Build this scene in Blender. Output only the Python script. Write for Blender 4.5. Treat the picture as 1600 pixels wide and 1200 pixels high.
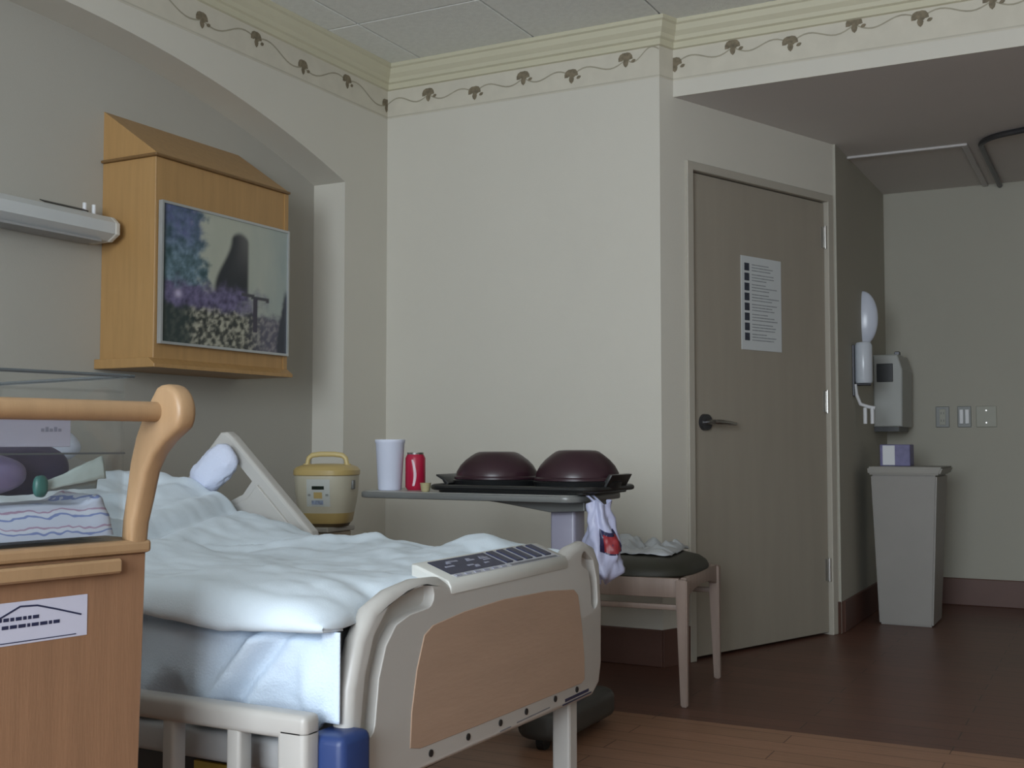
import bpy, bmesh, math, random
from mathutils import Vector, Matrix, noise
random.seed(7)
scene = bpy.context.scene
C = scene.collection
for o in list(bpy.data.objects): bpy.data.objects.remove(o)

# ------------------------------------------------------------------ camera
cam_data = bpy.data.cameras.new('camera'); cam = bpy.data.objects.new('camera', cam_data); C.objects.link(cam)
cam_data.sensor_width = 36.0; cam_data.lens = 40.5; cam_data.clip_start = 0.02
cam.location = (0, 0, 0.91)
cam.rotation_euler = (math.radians(90 + 2.862), 0, math.radians(27.8))
scene.camera = cam

# ------------------------------------------------------------------ light
w = bpy.data.worlds.new('sky'); scene.world = w; w.use_nodes = True
bg = w.node_tree.nodes['Background']; bg.inputs[0].default_value = (0.60, 0.74, 1.0, 1); bg.inputs[1].default_value = 1.0
def area(name, loc, rot, sx, sy, energy, col):
    d = bpy.data.lights.new(name, 'AREA'); d.shape = 'RECTANGLE'; d.size = sx; d.size_y = sy; d.energy = energy; d.color = col
    o = bpy.data.objects.new(name, d); C.objects.link(o); o.location = loc; o.rotation_euler = rot
    return o
# daylight entering through the big window behind the camera
area('window_daylight', (-0.35, -1.93, 1.60), (math.radians(90), 0, 0), 2.1, 1.5, 192, (0.87, 0.935, 1.0))
vs = scene.view_settings
vs.view_transform = 'Standard'; vs.look = 'None'; vs.gamma = 1.0; vs.use_curve_mapping = False; vs.exposure = 0.0

# ------------------------------------------------------------------ materials
MATS = {}
def mat(name, col, rough=0.6, var=0.06, scale=6.0, bump=0.0, bscale=60.0, metallic=0.0, stretch=(1,1,1), spec=0.5, coat=0.0):
    if name in MATS: return MATS[name]
    m = bpy.data.materials.new(name); m.use_nodes = True; nt = m.node_tree; n = nt.nodes; b = n['Principled BSDF']
    b.inputs['Roughness'].default_value = rough; b.inputs['Metallic'].default_value = metallic
    b.inputs['Specular IOR Level'].default_value = spec; b.inputs['Coat Weight'].default_value = coat
    tc = n.new('ShaderNodeTexCoord'); mp = n.new('ShaderNodeMapping'); mp.inputs['Scale'].default_value = stretch
    nt.links.new(tc.outputs['Object'], mp.inputs['Vector'])
    nz = n.new('ShaderNodeTexNoise'); nz.inputs['Scale'].default_value = scale; nz.inputs['Detail'].default_value = 4
    nt.links.new(mp.outputs[0], nz.inputs['Vector'])
    cr = n.new('ShaderNodeValToRGB')
    cr.color_ramp.elements[0].position = 0.3; cr.color_ramp.elements[1].position = 0.7
    cr.color_ramp.elements[0].color = tuple(c*(1-var) for c in col) + (1,)
    cr.color_ramp.elements[1].color = tuple(min(1, c*(1+var)) for c in col) + (1,)
    nt.links.new(nz.outputs['Fac'], cr.inputs['Fac']); nt.links.new(cr.outputs['Color'], b.inputs['Base Color'])
    if bump > 0:
        n2 = n.new('ShaderNodeTexNoise'); n2.inputs['Scale'].default_value = bscale; n2.inputs['Detail'].default_value = 3
        nt.links.new(mp.outputs[0], n2.inputs['Vector'])
        bp = n.new('ShaderNodeBump'); bp.inputs['Strength'].default_value = bump; bp.inputs['Distance'].default_value = 0.01
        nt.links.new(n2.outputs['Fac'], bp.inputs['Height']); nt.links.new(bp.outputs['Normal'], b.inputs['Normal'])
    MATS[name] = m
    return m
def wood(name, col, rough=0.45, var=0.07, stretch=(9, 9, 0.7), scale=5):
    return mat(name, col, rough, var, scale, 0.05, 40, stretch=stretch)
def clear(name, tint=(0.93, 0.95, 0.96), gloss=0.12):
    m = bpy.data.materials.new(name); m.use_nodes = True; nt = m.node_tree; n = nt.nodes
    n.remove(n['Principled BSDF']); out = n['Material Output']
    t = n.new('ShaderNodeBsdfTransparent'); t.inputs[0].default_value = tint + (1,)
    g = n.new('ShaderNodeBsdfGlossy'); g.inputs['Roughness'].default_value = 0.05
    lw = n.new('ShaderNodeLayerWeight'); lw.inputs['Blend'].default_value = 0.5
    pw_ = n.new('ShaderNodeMath'); pw_.operation = 'POWER'; pw_.inputs[1].default_value = 4.0; nt.links.new(lw.outputs['Facing'], pw_.inputs[0])
    nz = n.new('ShaderNodeTexNoise'); nz.inputs['Scale'].default_value = 3
    m0 = n.new('ShaderNodeMath'); m0.operation = 'MULTIPLY_ADD'; m0.inputs[1].default_value = 0.03; m0.inputs[2].default_value = 0.02
    nt.links.new(nz.outputs['Fac'], m0.inputs[0])
    mt = n.new('ShaderNodeMath'); mt.operation = 'MULTIPLY_ADD'; mt.inputs[1].default_value = 0.5
    nt.links.new(pw_.outputs[0], mt.inputs[0]); nt.links.new(m0.outputs[0], mt.inputs[2])
    mx = n.new('ShaderNodeMixShader'); nt.links.new(mt.outputs[0], mx.inputs['Fac'])
    nt.links.new(t.outputs[0], mx.inputs[1]); nt.links.new(g.outputs[0], mx.inputs[2]); nt.links.new(mx.outputs[0], out.inputs['Surface'])
    MATS[name] = m
    return m
def stripes(name, cols, scale, axis='Y', rough=0.85, distort=1.0):
    m = bpy.data.materials.new(name); m.use_nodes = True; nt = m.node_tree; n = nt.nodes; b = n['Principled BSDF']
    b.inputs['Roughness'].default_value = rough
    tc = n.new('ShaderNodeTexCoord'); wv = n.new('ShaderNodeTexWave'); wv.bands_direction = axis; wv.wave_profile = 'SAW'
    wv.inputs['Scale'].default_value = scale; wv.inputs['Distortion'].default_value = distort; wv.inputs['Detail Scale'].default_value = 2
    nt.links.new(tc.outputs['Object'], wv.inputs['Vector'])
    cr = n.new('ShaderNodeValToRGB'); cr.color_ramp.interpolation = 'CONSTANT'
    for i, (p, c) in enumerate(cols):
        e = cr.color_ramp.elements[i] if i < 2 else cr.color_ramp.elements.new(p)
        e.position = p; e.color = c + (1,)
    nt.links.new(wv.outputs['Fac'], cr.inputs['Fac']); nt.links.new(cr.outputs[0], b.inputs['Base Color'])
    MATS[name] = m
    return m
def planks(name, c1, c2, mortar, rough):
    m = bpy.data.materials.new(name); m.use_nodes = True; nt = m.node_tree; n = nt.nodes; b = n['Principled BSDF']
    b.inputs['Roughness'].default_value = rough
    tc = n.new('ShaderNodeTexCoord'); br = n.new('ShaderNodeTexBrick')
    br.inputs['Color1'].default_value = c1 + (1,); br.inputs['Color2'].default_value = c2 + (1,); br.inputs['Mortar'].default_value = mortar + (1,)
    br.inputs['Scale'].default_value = 1; br.inputs['Mortar Size'].default_value = 0.002; br.inputs['Brick Width'].default_value = 0.92; br.inputs['Row Height'].default_value = 0.10
    nt.links.new(tc.outputs['Object'], br.inputs['Vector'])
    mp = n.new('ShaderNodeMapping'); mp.inputs['Scale'].default_value = (2, 30, 1); nt.links.new(tc.outputs['Object'], mp.inputs['Vector'])
    nz = n.new('ShaderNodeTexNoise'); nz.inputs['Scale'].default_value = 3; nz.inputs['Detail'].default_value = 5; nt.links.new(mp.outputs[0], nz.inputs['Vector'])
    mx = n.new('ShaderNodeMixRGB'); mx.blend_type = 'MULTIPLY'; mx.inputs[0].default_value = 0.45
    nt.links.new(br.outputs['Color'], mx.inputs[1]); nt.links.new(nz.outputs['Fac'], mx.inputs[2]); nt.links.new(mx.outputs[0], b.inputs['Base Color'])
    MATS[name] = m
    return m
def vcol(name, rough=0.4):
    m = bpy.data.materials.new(name); m.use_nodes = True; nt = m.node_tree; n = nt.nodes; b = n['Principled BSDF']
    b.inputs['Roughness'].default_value = rough
    a = n.new('ShaderNodeVertexColor'); a.layer_name = 'print'
    nt.links.new(a.outputs['Color'], b.inputs['Base Color']); MATS[name] = m
    return m

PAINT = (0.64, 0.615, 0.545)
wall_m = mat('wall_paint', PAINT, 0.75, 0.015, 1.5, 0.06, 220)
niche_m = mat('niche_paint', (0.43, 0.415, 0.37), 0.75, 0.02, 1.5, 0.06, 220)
alc_m = mat('alcove_paint_dimmed', (0.41, 0.395, 0.335), 0.75, 0.02, 1.5, 0.06, 220)  # wall paint darkened; the dimness of the alcove is put into the colour
soff_m = mat('soffit_paint', (0.66, 0.63, 0.60), 0.8, 0.02, 2)
crown_m = mat('crown_paint', (0.60, 0.57, 0.43), 0.6, 0.02, 3)
border_m = mat('border_paper', (0.61, 0.575, 0.485), 0.7, 0.04, 14)
vine_m = mat('vine_print', (0.36, 0.33, 0.25), 0.7, 0.1, 30)
flower_m = mat('flower_print', (0.20, 0.165, 0.11), 0.7, 0.3, 60)
tile_m = mat('ceiling_tile', (0.84, 0.86, 0.83), 0.9, 0.04, 40, 0.3, 160)
grid_m = mat('ceiling_backing', (0.30, 0.31, 0.29), 0.8)
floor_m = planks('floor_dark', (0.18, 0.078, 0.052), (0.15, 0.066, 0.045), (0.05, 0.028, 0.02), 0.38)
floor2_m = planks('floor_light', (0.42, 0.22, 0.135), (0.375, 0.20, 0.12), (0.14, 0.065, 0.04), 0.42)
base_m = mat('baseboard_vinyl', (0.115, 0.056, 0.042), 0.5, 0.05, 8)
door_m = mat('door_laminate', (0.34, 0.305, 0.25), 0.55, 0.03, 3, stretch=(6, 6, 0.6))
frame_m = mat('door_frame_paint', (0.44, 0.41, 0.35), 0.5, 0.02)
steel_m = mat('brushed_steel', (0.45, 0.44, 0.42), 0.3, 0.05, 20, metallic=1.0)
dark_steel_m = mat('dark_steel', (0.10, 0.10, 0.11), 0.35, 0.05, metallic=0.8)
maple_m = wood('honey_maple', (0.42, 0.245, 0.095))
maple2_m = wood('bassinet_maple', (0.32, 0.20, 0.105))
maple3_m = wood('bassinet_panel_wood', (0.235, 0.125, 0.068), 0.5, 0.08)
black_m = mat('black_plastic', (0.012, 0.013, 0.014), 0.35, 0.1)
cream_m = mat('bed_cream_plastic', (0.46, 0.445, 0.42), 0.38, 0.02)
bedgrey_m = mat('bed_grey_plastic', (0.40, 0.40, 0.40), 0.45, 0.03)
insert_m = wood('footboard_laminate', (0.40, 0.275, 0.20), 0.45, 0.04, (4, 0.7, 4))
navy_m = mat('navy_print', (0.018, 0.022, 0.06), 0.4, 0.1)
blue_m = mat('blue_bumper', (0.02, 0.045, 0.16), 0.45, 0.05)
white_m = mat('white_plastic', (0.72, 0.73, 0.75), 0.4, 0.02)
linen_m = mat('white_linen', (0.68, 0.77, 0.85), 0.9, 0.03, 5, 0.08, 300)
linen2_m = mat('white_sheet', (0.64, 0.75, 0.88), 0.9, 0.04, 5, 0.2, 260)
pillow_m = mat('pillow_case', (0.58, 0.62, 0.76), 0.9, 0.04, 6, 0.2, 200)
matt_m = mat('mattress_cover', (0.36, 0.37, 0.38), 0.7, 0.05)
print_m = mat('grey_print', (0.16, 0.16, 0.18), 0.6, 0.2, 40)
acrylic_m = clear('clear_acrylic', (0.955, 0.965, 0.97))
glass_m = clear('window_glass', (0.97, 0.98, 0.98))
picture_m = vcol('picture_print')

# ------------------------------------------------------------------ mesh helpers
class MB:
    def __init__(s): s.bm = bmesh.new()
    def box(s, x0, x1, y0, y1, z0, z1, bev=0.0, seg=2):
        t = bmesh.new(); bmesh.ops.create_cube(t, size=1)
        for v in t.verts: v.co = Vector(((x0+x1)/2 + v.co.x*(x1-x0), (y0+y1)/2 + v.co.y*(y1-y0), (z0+z1)/2 + v.co.z*(z1-z0)))
        if bev: bmesh.ops.bevel(t, geom=list(t.edges), offset=bev, segments=seg, affect='EDGES', profile=0.5)
        return s._add(t)
    def _add(s, t):
        me = bpy.data.meshes.new('tmp'); t.to_mesh(me); t.free(); s.bm.from_mesh(me); bpy.data.meshes.remove(me); return s
    def prism(s, pts, axis, a, b, bev=0.0, seg=2):
        # pts in the two other axes, extruded along axis from a to b
        def P(p, h):
            return {'x': (h, p[0], p[1]), 'y': (p[0], h, p[1]), 'z': (p[0], p[1], h)}[axis]
        t = bmesh.new(); lo = [t.verts.new(P(p, a)) for p in pts]; hi = [t.verts.new(P(p, b)) for p in pts]
        n = len(pts); t.faces.new(lo); t.faces.new(list(reversed(hi)))
        for i in range(n): t.faces.new((lo[i], hi[i], hi[(i+1) % n], lo[(i+1) % n]))
        bmesh.ops.recalc_face_normals(t, faces=t.faces)
        if bev:
            caps = [e for e in t.edges if len({round(v.co['xyz'.index(axis)], 6) for v in e.verts}) == 1]
            bmesh.ops.bevel(t, geom=caps, offset=bev, segments=seg, affect='EDGES', profile=0.5)
        return s._add(t)
    def cyl(s, p, q, r, r2=None, seg=20):
        p, q = Vector(p), Vector(q); r2 = r if r2 is None else r2; d = q - p
        t = bmesh.new(); bmesh.ops.create_cone(t, cap_ends=True, segments=seg, radius1=r, radius2=r2, depth=d.length)
        rot = d.to_track_quat('Z', 'Y').to_matrix().to_4x4(); bmesh.ops.transform(t, matrix=Matrix.Translation((p+q)/2) @ rot, verts=t.verts)
        return s._add(t)
    def tube(s, pts, r, seg=10, closed=False):
        pts = [Vector(p) for p in pts]; n = len(pts); t = bmesh.new(); rings = []
        up = None
        for i, p in enumerate(pts):
            if closed: d = pts[(i+1) % n] - pts[i-1]
            else: d = pts[min(i+1, n-1)] - pts[max(i-1, 0)]
            d.normalize()
            if up is None:
                up = Vector((0, 0, 1)) if abs(d.z) < 0.9 else Vector((1, 0, 0))
            a = d.cross(up).normalized(); u2 = a.cross(d).normalized(); up = u2
            rr = r[i] if isinstance(r, (list, tuple)) else r
            rings.append([t.verts.new(p + (a*math.cos(2*math.pi*k/seg) + u2*math.sin(2*math.pi*k/seg))*rr) for k in range(seg)])
        for i in range(n if closed else n-1):
            A, B = rings[i], rings[(i+1) % n]
            for k in range(seg): t.faces.new((A[k], A[(k+1) % seg], B[(k+1) % seg], B[k]))
        if not closed: t.faces.new(rings[0]); t.faces.new(rings[-1])
        bmesh.ops.recalc_face_normals(t, faces=t.faces)
        return s._add(t)
    def lathe(s, prof, loc=(0, 0, 0), seg=32, sx=1, sy=1, power=2.0):
        t = bmesh.new(); rings = []
        for r, z in prof:
            ring = []
            for k in range(seg):
                a = 2*math.pi*k/seg; c, si = math.cos(a), math.sin(a)
                cc = math.copysign(abs(c)**(2/power), c); ss = math.copysign(abs(si)**(2/power), si)
                ring.append(t.verts.new((loc[0]+r*cc*sx, loc[1]+r*ss*sy, loc[2]+z)))
            rings.append(ring)
        for A, B in zip(rings, rings[1:]):
            for k in range(seg): t.faces.new((A[k], A[(k+1) % seg], B[(k+1) % seg], B[k]))
        t.faces.new(rings[0]); t.faces.new(rings[-1])
        bmesh.ops.recalc_face_normals(t, faces=t.faces)
        return s._add(t)
    def grid(s, fn, nu, nv):
        t = bmesh.new(); V = [[t.verts.new(fn(i/nu, j/nv)) for j in range(nv+1)] for i in range(nu+1)]
        for i in range(nu):
            for j in range(nv): t.faces.new((V[i][j], V[i+1][j], V[i+1][j+1], V[i][j+1]))
        return s._add(t)
    def build(s, name, m, parent=None, smooth=False, world=False, angle=40):
        me = bpy.data.meshes.new(name)
        if world and parent is not None:
            bmesh.ops.translate(s.bm, vec=-Vector(wloc(parent)), verts=s.bm.verts)
        s.bm.to_mesh(me); s.bm.free(); me.materials.append(m)
        o = bpy.data.objects.new(name, me); C.objects.link(o); o.parent = parent
        if smooth:
            for p in me.polygons: p.use_smooth = True
            try: me.set_sharp_from_angle(angle=math.radians(angle))
            except Exception: pass
        return o
def wloc(o):
    v = Vector((0, 0, 0))
    while o is not None: v += o.location; o = o.parent
    return v
def tag(o, label=None, cat=None, group=None, kind=None):
    if label: o['label'] = label
    if cat: o['category'] = cat
    if group: o['group'] = group
    if kind: o['kind'] = kind
    return o
def thing(name, label, cat, loc=(0, 0, 0), rz=0.0, group=None, kind=None):
    o = bpy.data.objects.new(name, None); C.objects.link(o); o.location = loc; o.rotation_euler = (0, 0, rz); o.empty_display_size = 0.05
    return tag(o, label, cat, group, kind)
def struct(o, label): return tag(o, label, None, None, 'structure')
def origin(o, loc):
    # move a mesh's origin to a sensible place without moving the mesh
    loc = Vector(loc); o.data.transform(Matrix.Translation(-loc)); o.location = loc; return o
def boolean_cut(o, cutter):
    md = o.modifiers.new('cut', 'BOOLEAN'); md.operation = 'DIFFERENCE'; md.object = cutter; md.solver = 'EXACT'
    bpy.context.view_layer.update()
    dg = bpy.context.evaluated_depsgraph_get(); me = bpy.data.meshes.new_from_object(o.evaluated_get(dg)); o.modifiers.clear(); o.data = me
    bpy.data.objects.remove(cutter)
def subsurf(o, lv=1):
    md = o.modifiers.new('smooth', 'SUBSURF'); md.levels = lv; md.render_levels = lv
def fbm(x, y, z=0, o=4): return noise.fractal(Vector((x, y, z)), 1.0, 2.0, o)
def gauss(a, b): return math.exp(-(a*a + b*b))

# ================================================================== the setting
NX, LX, BY, SY = -3.17, -3.0, 4.44, 4.52          # niche back, left wall, back wall, soffit face
CZ, SZ = 2.66, 2.35                                # ceiling, soffit underside
RX, WY, FY = 3.0, -1.75, 6.9                       # right wall, window wall, far alcove wall
DA = math.radians(69.0)                            # bearing of the bathroom door wall
DC = Vector((-1.652, BY, 0)); DL = 1.29
DE = DC + Vector((math.cos(DA), math.sin(DA), 0))*DL

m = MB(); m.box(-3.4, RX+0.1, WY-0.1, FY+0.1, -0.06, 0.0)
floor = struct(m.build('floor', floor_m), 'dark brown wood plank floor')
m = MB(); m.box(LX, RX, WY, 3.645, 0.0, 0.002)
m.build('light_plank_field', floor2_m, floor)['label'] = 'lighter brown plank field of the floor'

# ceiling with separate lay-in tiles
m = MB(); m.box(-3.4, RX+0.1, WY-0.1, BY+0.12, CZ+0.016, CZ+0.09)
ceiling = struct(m.build('ceiling', grid_m), 'suspended ceiling of pale grey square tiles')
ts = 0.58; xs0 = -2.79 - ts; ys0 = 3.905 + ts
tile_me = {}
def ctile(x0, x1, y0, y1):
    x0, x1, y0, y1 = max(x0, LX), min(x1, RX), max(y0, WY), min(y1, BY+0.09)
    if x1-x0 < 0.03 or y1-y0 < 0.03: return
    key = (round(x1-x0, 3), round(y1-y0, 3)); g = 0.0035
    if key not in tile_me:
        a, b = key[0]/2-g, key[1]/2-g; mm = MB(); mm.box(-a, a, -b, b, 0.0, 0.0155, 0.003, 1)
        o = mm.build('ceiling_tile', tile_m, ceiling); tile_me[key] = o.data
    else:
        o = bpy.data.objects.new('ceiling_tile', tile_me[key]); C.objects.link(o); o.parent = ceiling
    o.location = ((x0+x1)/2, (y0+y1)/2, CZ)
for i in range(11):
    for j in range(12): ctile(xs0+i*ts, xs0+(i+1)*ts, ys0-(j+1)*ts, ys0-j*ts)

# left wall with the arched niche (front layer) and the niche back
yc, hw, zs_, za_ = 2.42, 1.69, 2.055, 2.345
R = (hw*hw + (za_-zs_)**2)/(2*(za_-zs_))
arc = [(yc+hw*math.cos(math.pi*k/48), 0) for k in range(49)]
arc = [(y, za_ - R + math.sqrt(R*R-(y-yc)**2)) for y, _ in arc]
pts = [(WY, 0), (WY, CZ+0.02), (BY, CZ+0.02), (BY, 0), (yc+hw, 0)] + arc + [(yc-hw, 0)]
m = MB(); m.prism(pts, 'x', NX, LX)
struct(m.build('wall_left', wall_m), 'cream left wall with a wide arched opening over the bed')
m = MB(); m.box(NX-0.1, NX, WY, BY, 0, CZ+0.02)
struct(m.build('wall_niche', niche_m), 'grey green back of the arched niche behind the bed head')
m = MB(); m.box(NX-0.1, DC.x, BY, BY+0.1, 0, CZ+0.02)
struct(m.build('wall_back', wall_m), 'bright cream back wall between niche and bathroom corner')

# bathroom door wall: local x along the wall, local -y towards the room
dw = MB()
U0, U1, DT = 0.172, 1.222, 2.083
dw.prism([(0, 0), (U0, 0), (U0, DT), (U1, DT), (U1, 0), (DL, 0), (DL, CZ+0.02), (0, CZ+0.02)], 'y', 0.0, 0.10)
o = dw.build('wall_bathroom', wall_m); o.location = DC; o.rotation_euler = (0, 0, DA); struct(o, 'cream angled wall holding the bathroom door')
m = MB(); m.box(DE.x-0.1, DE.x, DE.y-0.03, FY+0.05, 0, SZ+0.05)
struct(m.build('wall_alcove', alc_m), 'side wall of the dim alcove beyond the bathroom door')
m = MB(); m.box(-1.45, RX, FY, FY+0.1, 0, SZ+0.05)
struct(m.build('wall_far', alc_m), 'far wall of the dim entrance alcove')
m = MB(); m.box(-1.66, RX, SY, SY+0.008, SZ, CZ+0.02)
struct(m.build('wall_soffit', wall_m), 'cream soffit face above the entrance alcove')
m = MB(); m.prism([(-1.618, SY+0.008), (RX, SY+0.008), (RX, FY), (DE.x-0.02, FY), (DE.x-0.02, DE.y)], 'z', SZ, SZ+0.1)
struct(m.build('ceiling_alcove', soff_m), 'low grey ceiling of the entrance alcove')
m = MB(); m.box(RX, RX+0.1, WY, FY+0.1, 0, CZ+0.02)
struct(m.build('wall_right', wall_m), 'plain cream right wall')
wx0, wx1, wz0, wz1 = -1.45, 0.75, 0.75, 2.40
m = MB()
m.box(NX-0.1, wx0, WY-0.14, WY, 0, CZ+0.02); m.box(wx1, RX+0.1, WY-0.14, WY, 0, CZ+0.02)
m.box(wx0, wx1, WY-0.14, WY, 0, wz0); m.box(wx0, wx1, WY-0.14, WY, wz1, CZ+0.02)
struct(m.build('wall_window', wall_m), 'cream wall with the big window')
win = struct(thing('window_1', None, None, ((wx0+wx1)/2, WY-0.07, wz0)), 'wide window with white frame')
m = MB(); f = 0.05
for a, b, c, d in [(wx0, wx1, wz0, wz0+f), (wx0, wx1, wz1-f, wz1), (wx0, wx0+f, wz0, wz1), (wx1-f, wx1, wz0, wz1), (-0.375, -0.325, wz0, wz1)]: m.box(a, b, WY-0.1, WY-0.05, c, d)
m.build('window_frame', white_m, win, world=True)
for a, b in ((wx0+f, -0.375), (-0.325, wx1-f)):
    m = MB(); m.box(a, b, WY-0.078, WY-0.072, wz0+f, wz1-f); m.build('pane', glass_m, win, world=True)
m = MB(); m.box(wx0-0.05, wx1+0.05, WY-0.02, WY+0.10, wz0-0.03, wz0, 0.006); m.build('window_sill', white_m, win, world=True)

# baseboards
def bb(name, a, label, b=None):
    m = MB(); m.box(*a, 0.004, 1); struct(m.build(name, base_m), label)
bb('baseboard_back', (LX, DC.x, BY-0.012, BY, 0, 0.15), 'dark red brown baseboard of the back wall')
bb('baseboard_far', (DE.x, RX, FY-0.012, FY, 0, 0.15), 'dark red brown baseboard of the far alcove wall')
bb('baseboard_alcove', (DE.x, DE.x+0.012, DE.y, FY-0.012, 0, 0.15), 'dark red brown baseboard of the alcove side wall')
bb('baseboard_left', (LX, LX+0.012, yc+hw, BY-0.012, 0, 0.15), 'dark red brown baseboard of the left wall')
m = MB(); m.box(U1+0.0, DL, -0.010, 0.0, 0.0, 0.15, 0.003, 1)
o = m.build('baseboard_bathroom', base_m); o.location = DC; o.rotation_euler = (0, 0, DA); struct(o, 'short baseboard piece beside the bathroom door')

m = MB(); m.box(-0.006, U0-0.012, -0.011, 0.0, 0.0, 0.15, 0.001, 1)
o = m.build('baseboard_corner', base_m); o.location = DC; o.rotation_euler = (0, 0, DA); struct(o, 'short baseboard piece between room corner and bathroom door')
m = MB(); m.box(NX-0.1, NX, BY, FY+0.1, 0, CZ+0.02); m.box(NX-0.1, -1.45, FY, FY+0.1, 0, CZ+0.02); m.box(NX-0.1, DE.x, BY+0.1, FY+0.1, CZ+0.02, CZ+0.1)
struct(m.build('wall_rear_blocker', wall_m), 'unseen bathroom walls and roof added behind the door to block sky light')  # unseen enclosure, added to stop sky light leaking under the bathroom door

# crown and wallpaper border swept round the room
s6 = SY-BY; path = [Vector((LX, WY)), Vector((LX, BY)), Vector((DC.x, BY)), Vector((DC.x + s6/math.tan(DA), SY)), Vector((RX, SY))]
def sweep(prof):
    # prof: list of (offset into room, z)
    t = bmesh.new(); rings = []
    for i, p in enumerate(path):
        d0 = (path[i]-path[i-1]).normalized() if i > 0 else (path[1]-path[0]).normalized()
        d1 = (path[i+1]-path[i]).normalized() if i < len(path)-1 else d0
        n0 = Vector((d0.y, -d0.x)); n1 = Vector((d1.y, -d1.x)); nb = (n0+n1); nb = nb/(nb.dot(n0))
        rings.append([t.verts.new((p.x+nb.x*o, p.y+nb.y*o, z)) for o, z in prof])
    k = len(prof)
    for A, B in zip(rings, rings[1:]):
        for i in range(k): t.faces.new((A[i], A[(i+1) % k], B[(i+1) % k], B[i]))
    t.faces.new(rings[0]); t.faces.new(rings[-1]); bmesh.ops.recalc_face_normals(t, faces=t.faces)
    mm = MB(); mm._add(t); return mm
m = sweep([(0.0, CZ), (0.055, CZ), (0.055, CZ-0.016), (0.046, CZ-0.022), (0.040, CZ-0.045), (0.026, CZ-0.062), (0.022, CZ-0.078), (0.012, CZ-0.084), (0.012, CZ-0.108), (0.0, CZ-0.112)])
struct(m.build('trim_1', crown_m), 'cream crown moulding under the ceiling')
m = sweep([(0.0, 2.553), (0.0015, 2.553), (0.0015, 2.418), (0.0, 2.418)])
border = struct(m.build('trim_2', border_m), 'wallpaper border strip with a brown leaf vine')
m = sweep([(0.0, 2.428), (0.002, 2.428), (0.002, 2.422), (0.0, 2.422)]); m.build('border_line', mat('border_line_tan', (0.50, 0.47, 0.39), 0.7), border)
fl = []                                         # (point, along, normal)
for y, z in [(1.98, 2.487), (2.285, 2.507), (2.59, 2.482), (2.896, 2.507), (3.203, 2.484), (3.509, 2.507), (3.806, 2.481), (4.118, 2.507), (4.426, 2.479)]: fl.append((Vector((LX, y, z)), Vector((0, 1, 0)), Vector((1, 0, 0))))
for x, z in [(-2.775, 2.503), (-2.53, 2.476), (-2.284, 2.507), (-2.051, 2.48), (-1.80, 2.512)]: fl.append((Vector((x, BY, z)), Vector((1, 0, 0)), Vector((0, -1, 0))))
for x, z in [(-1.612, 2.486), (-1.363, 2.520), (-1.127, 2.497), (-0.877, 2.530), (-0.633, 2.512), (-0.38, 2.535), (-0.13, 2.51), (0.12, 2.53)]: fl.append((Vector((x, SY, z)), Vector((1, 0, 0)), Vector((0, -1, 0))))
m = MB()
for i, (p, a, n) in enumerate(fl):
    for k, (du, dz, r, an) in enumerate([(-0.016, 0.012, 0.024, 0.8), (0.012, 0.014, 0.024, -0.6), (0.0, -0.014, 0.020, 1.6), (0.004, 0.0, 0.016, 0.0), (0.034, -0.010, 0.012, 0.4)]):
        ca, sa = math.cos(an), math.sin(an)
        pol = [(r*math.cos(q)*(1.0 if abs(math.sin(q)) < 0.5 else 0.8), r*0.62*math.sin(q)) for q in [j*math.pi/4 for j in range(8)]]
        vs_ = [m.bm.verts.new(p + a*(du+x*ca-y*sa) + Vector((0, 0, dz+x*sa+y*ca)) + n*(0.0022+0.0001*k)) for x, y in pol]
        m.bm.faces.new(vs_)
m.build('flower_print', flower_m, border)
m = MB()
def vine(P, ph):
    N = 14
    for (p, a, n), (q, a2, n2) in zip(P, P[1:]):
        prev = None
        for k in range(N+1):
            t = k/N; c = p.lerp(q, t) + Vector((0, 0, 0.020*math.sin(t*2*math.pi)*(1 if ph % 2 else -1))) + n*0.0021
            v = (m.bm.verts.new(c + Vector((0, 0, 0.0032))), m.bm.verts.new(c - Vector((0, 0, 0.0032))))
            if prev: m.bm.faces.new((prev[0], prev[1], v[1], v[0]))
            prev = v
        ph += 1
vine(fl[:9], 0); vine([(Vector((LX, BY, 2.485)), Vector((1, 0, 0)), Vector((0, -1, 0)))] + fl[9:14] + [(Vector((DC.x, BY, 2.535)), Vector((1, 0, 0)), Vector((0, -1, 0)))], 1); vine(fl[14:], 1)
m.build('vine_print', vine_m, border)

# door
door = struct(thing('door_1', None, None, DC, DA), 'beige bathroom door with lever handle in a painted frame')
fw_ = 0.042
m = MB(); m.prism([(U0-0.012, 0), (U0-0.012, DT+0.012), (U1+0.012, DT+0.012), (U1+0.012, 0), (U1-0.028, 0), (U1-0.028, DT-0.024), (U0+0.028, DT-0.024), (U0+0.028, 0)], 'y', -0.012, 0.02, 0.003, 1)
m.prism([(U0, 0), (U0, DT), (U1, DT), (U1, 0), (U1-0.024, 0), (U1-0.024, DT-0.022), (U0+0.024, DT-0.022), (U0+0.024, 0)], 'y', 0.02, 0.09)
m.build('door_frame', frame_m, door)
m = MB(); m.box(U0+0.03, U1-0.03, 0.012, 0.055, 0.012, DT-0.028, 0.002, 1); slab = m.build('door_slab', door_m, door)
for z in (1.888, 1.10, 0.305):
    m = MB(); m.cyl((U1-0.03, 0.004, z-0.055), (U1-0.03, 0.004, z+0.055), 0.008); m.box(U1-0.055, U1-0.03, 0.006, 0.013, z-0.05, z+0.05); m.build('hinge', steel_m, door, True)
hz = 0.992; hu = 0.285
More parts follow.
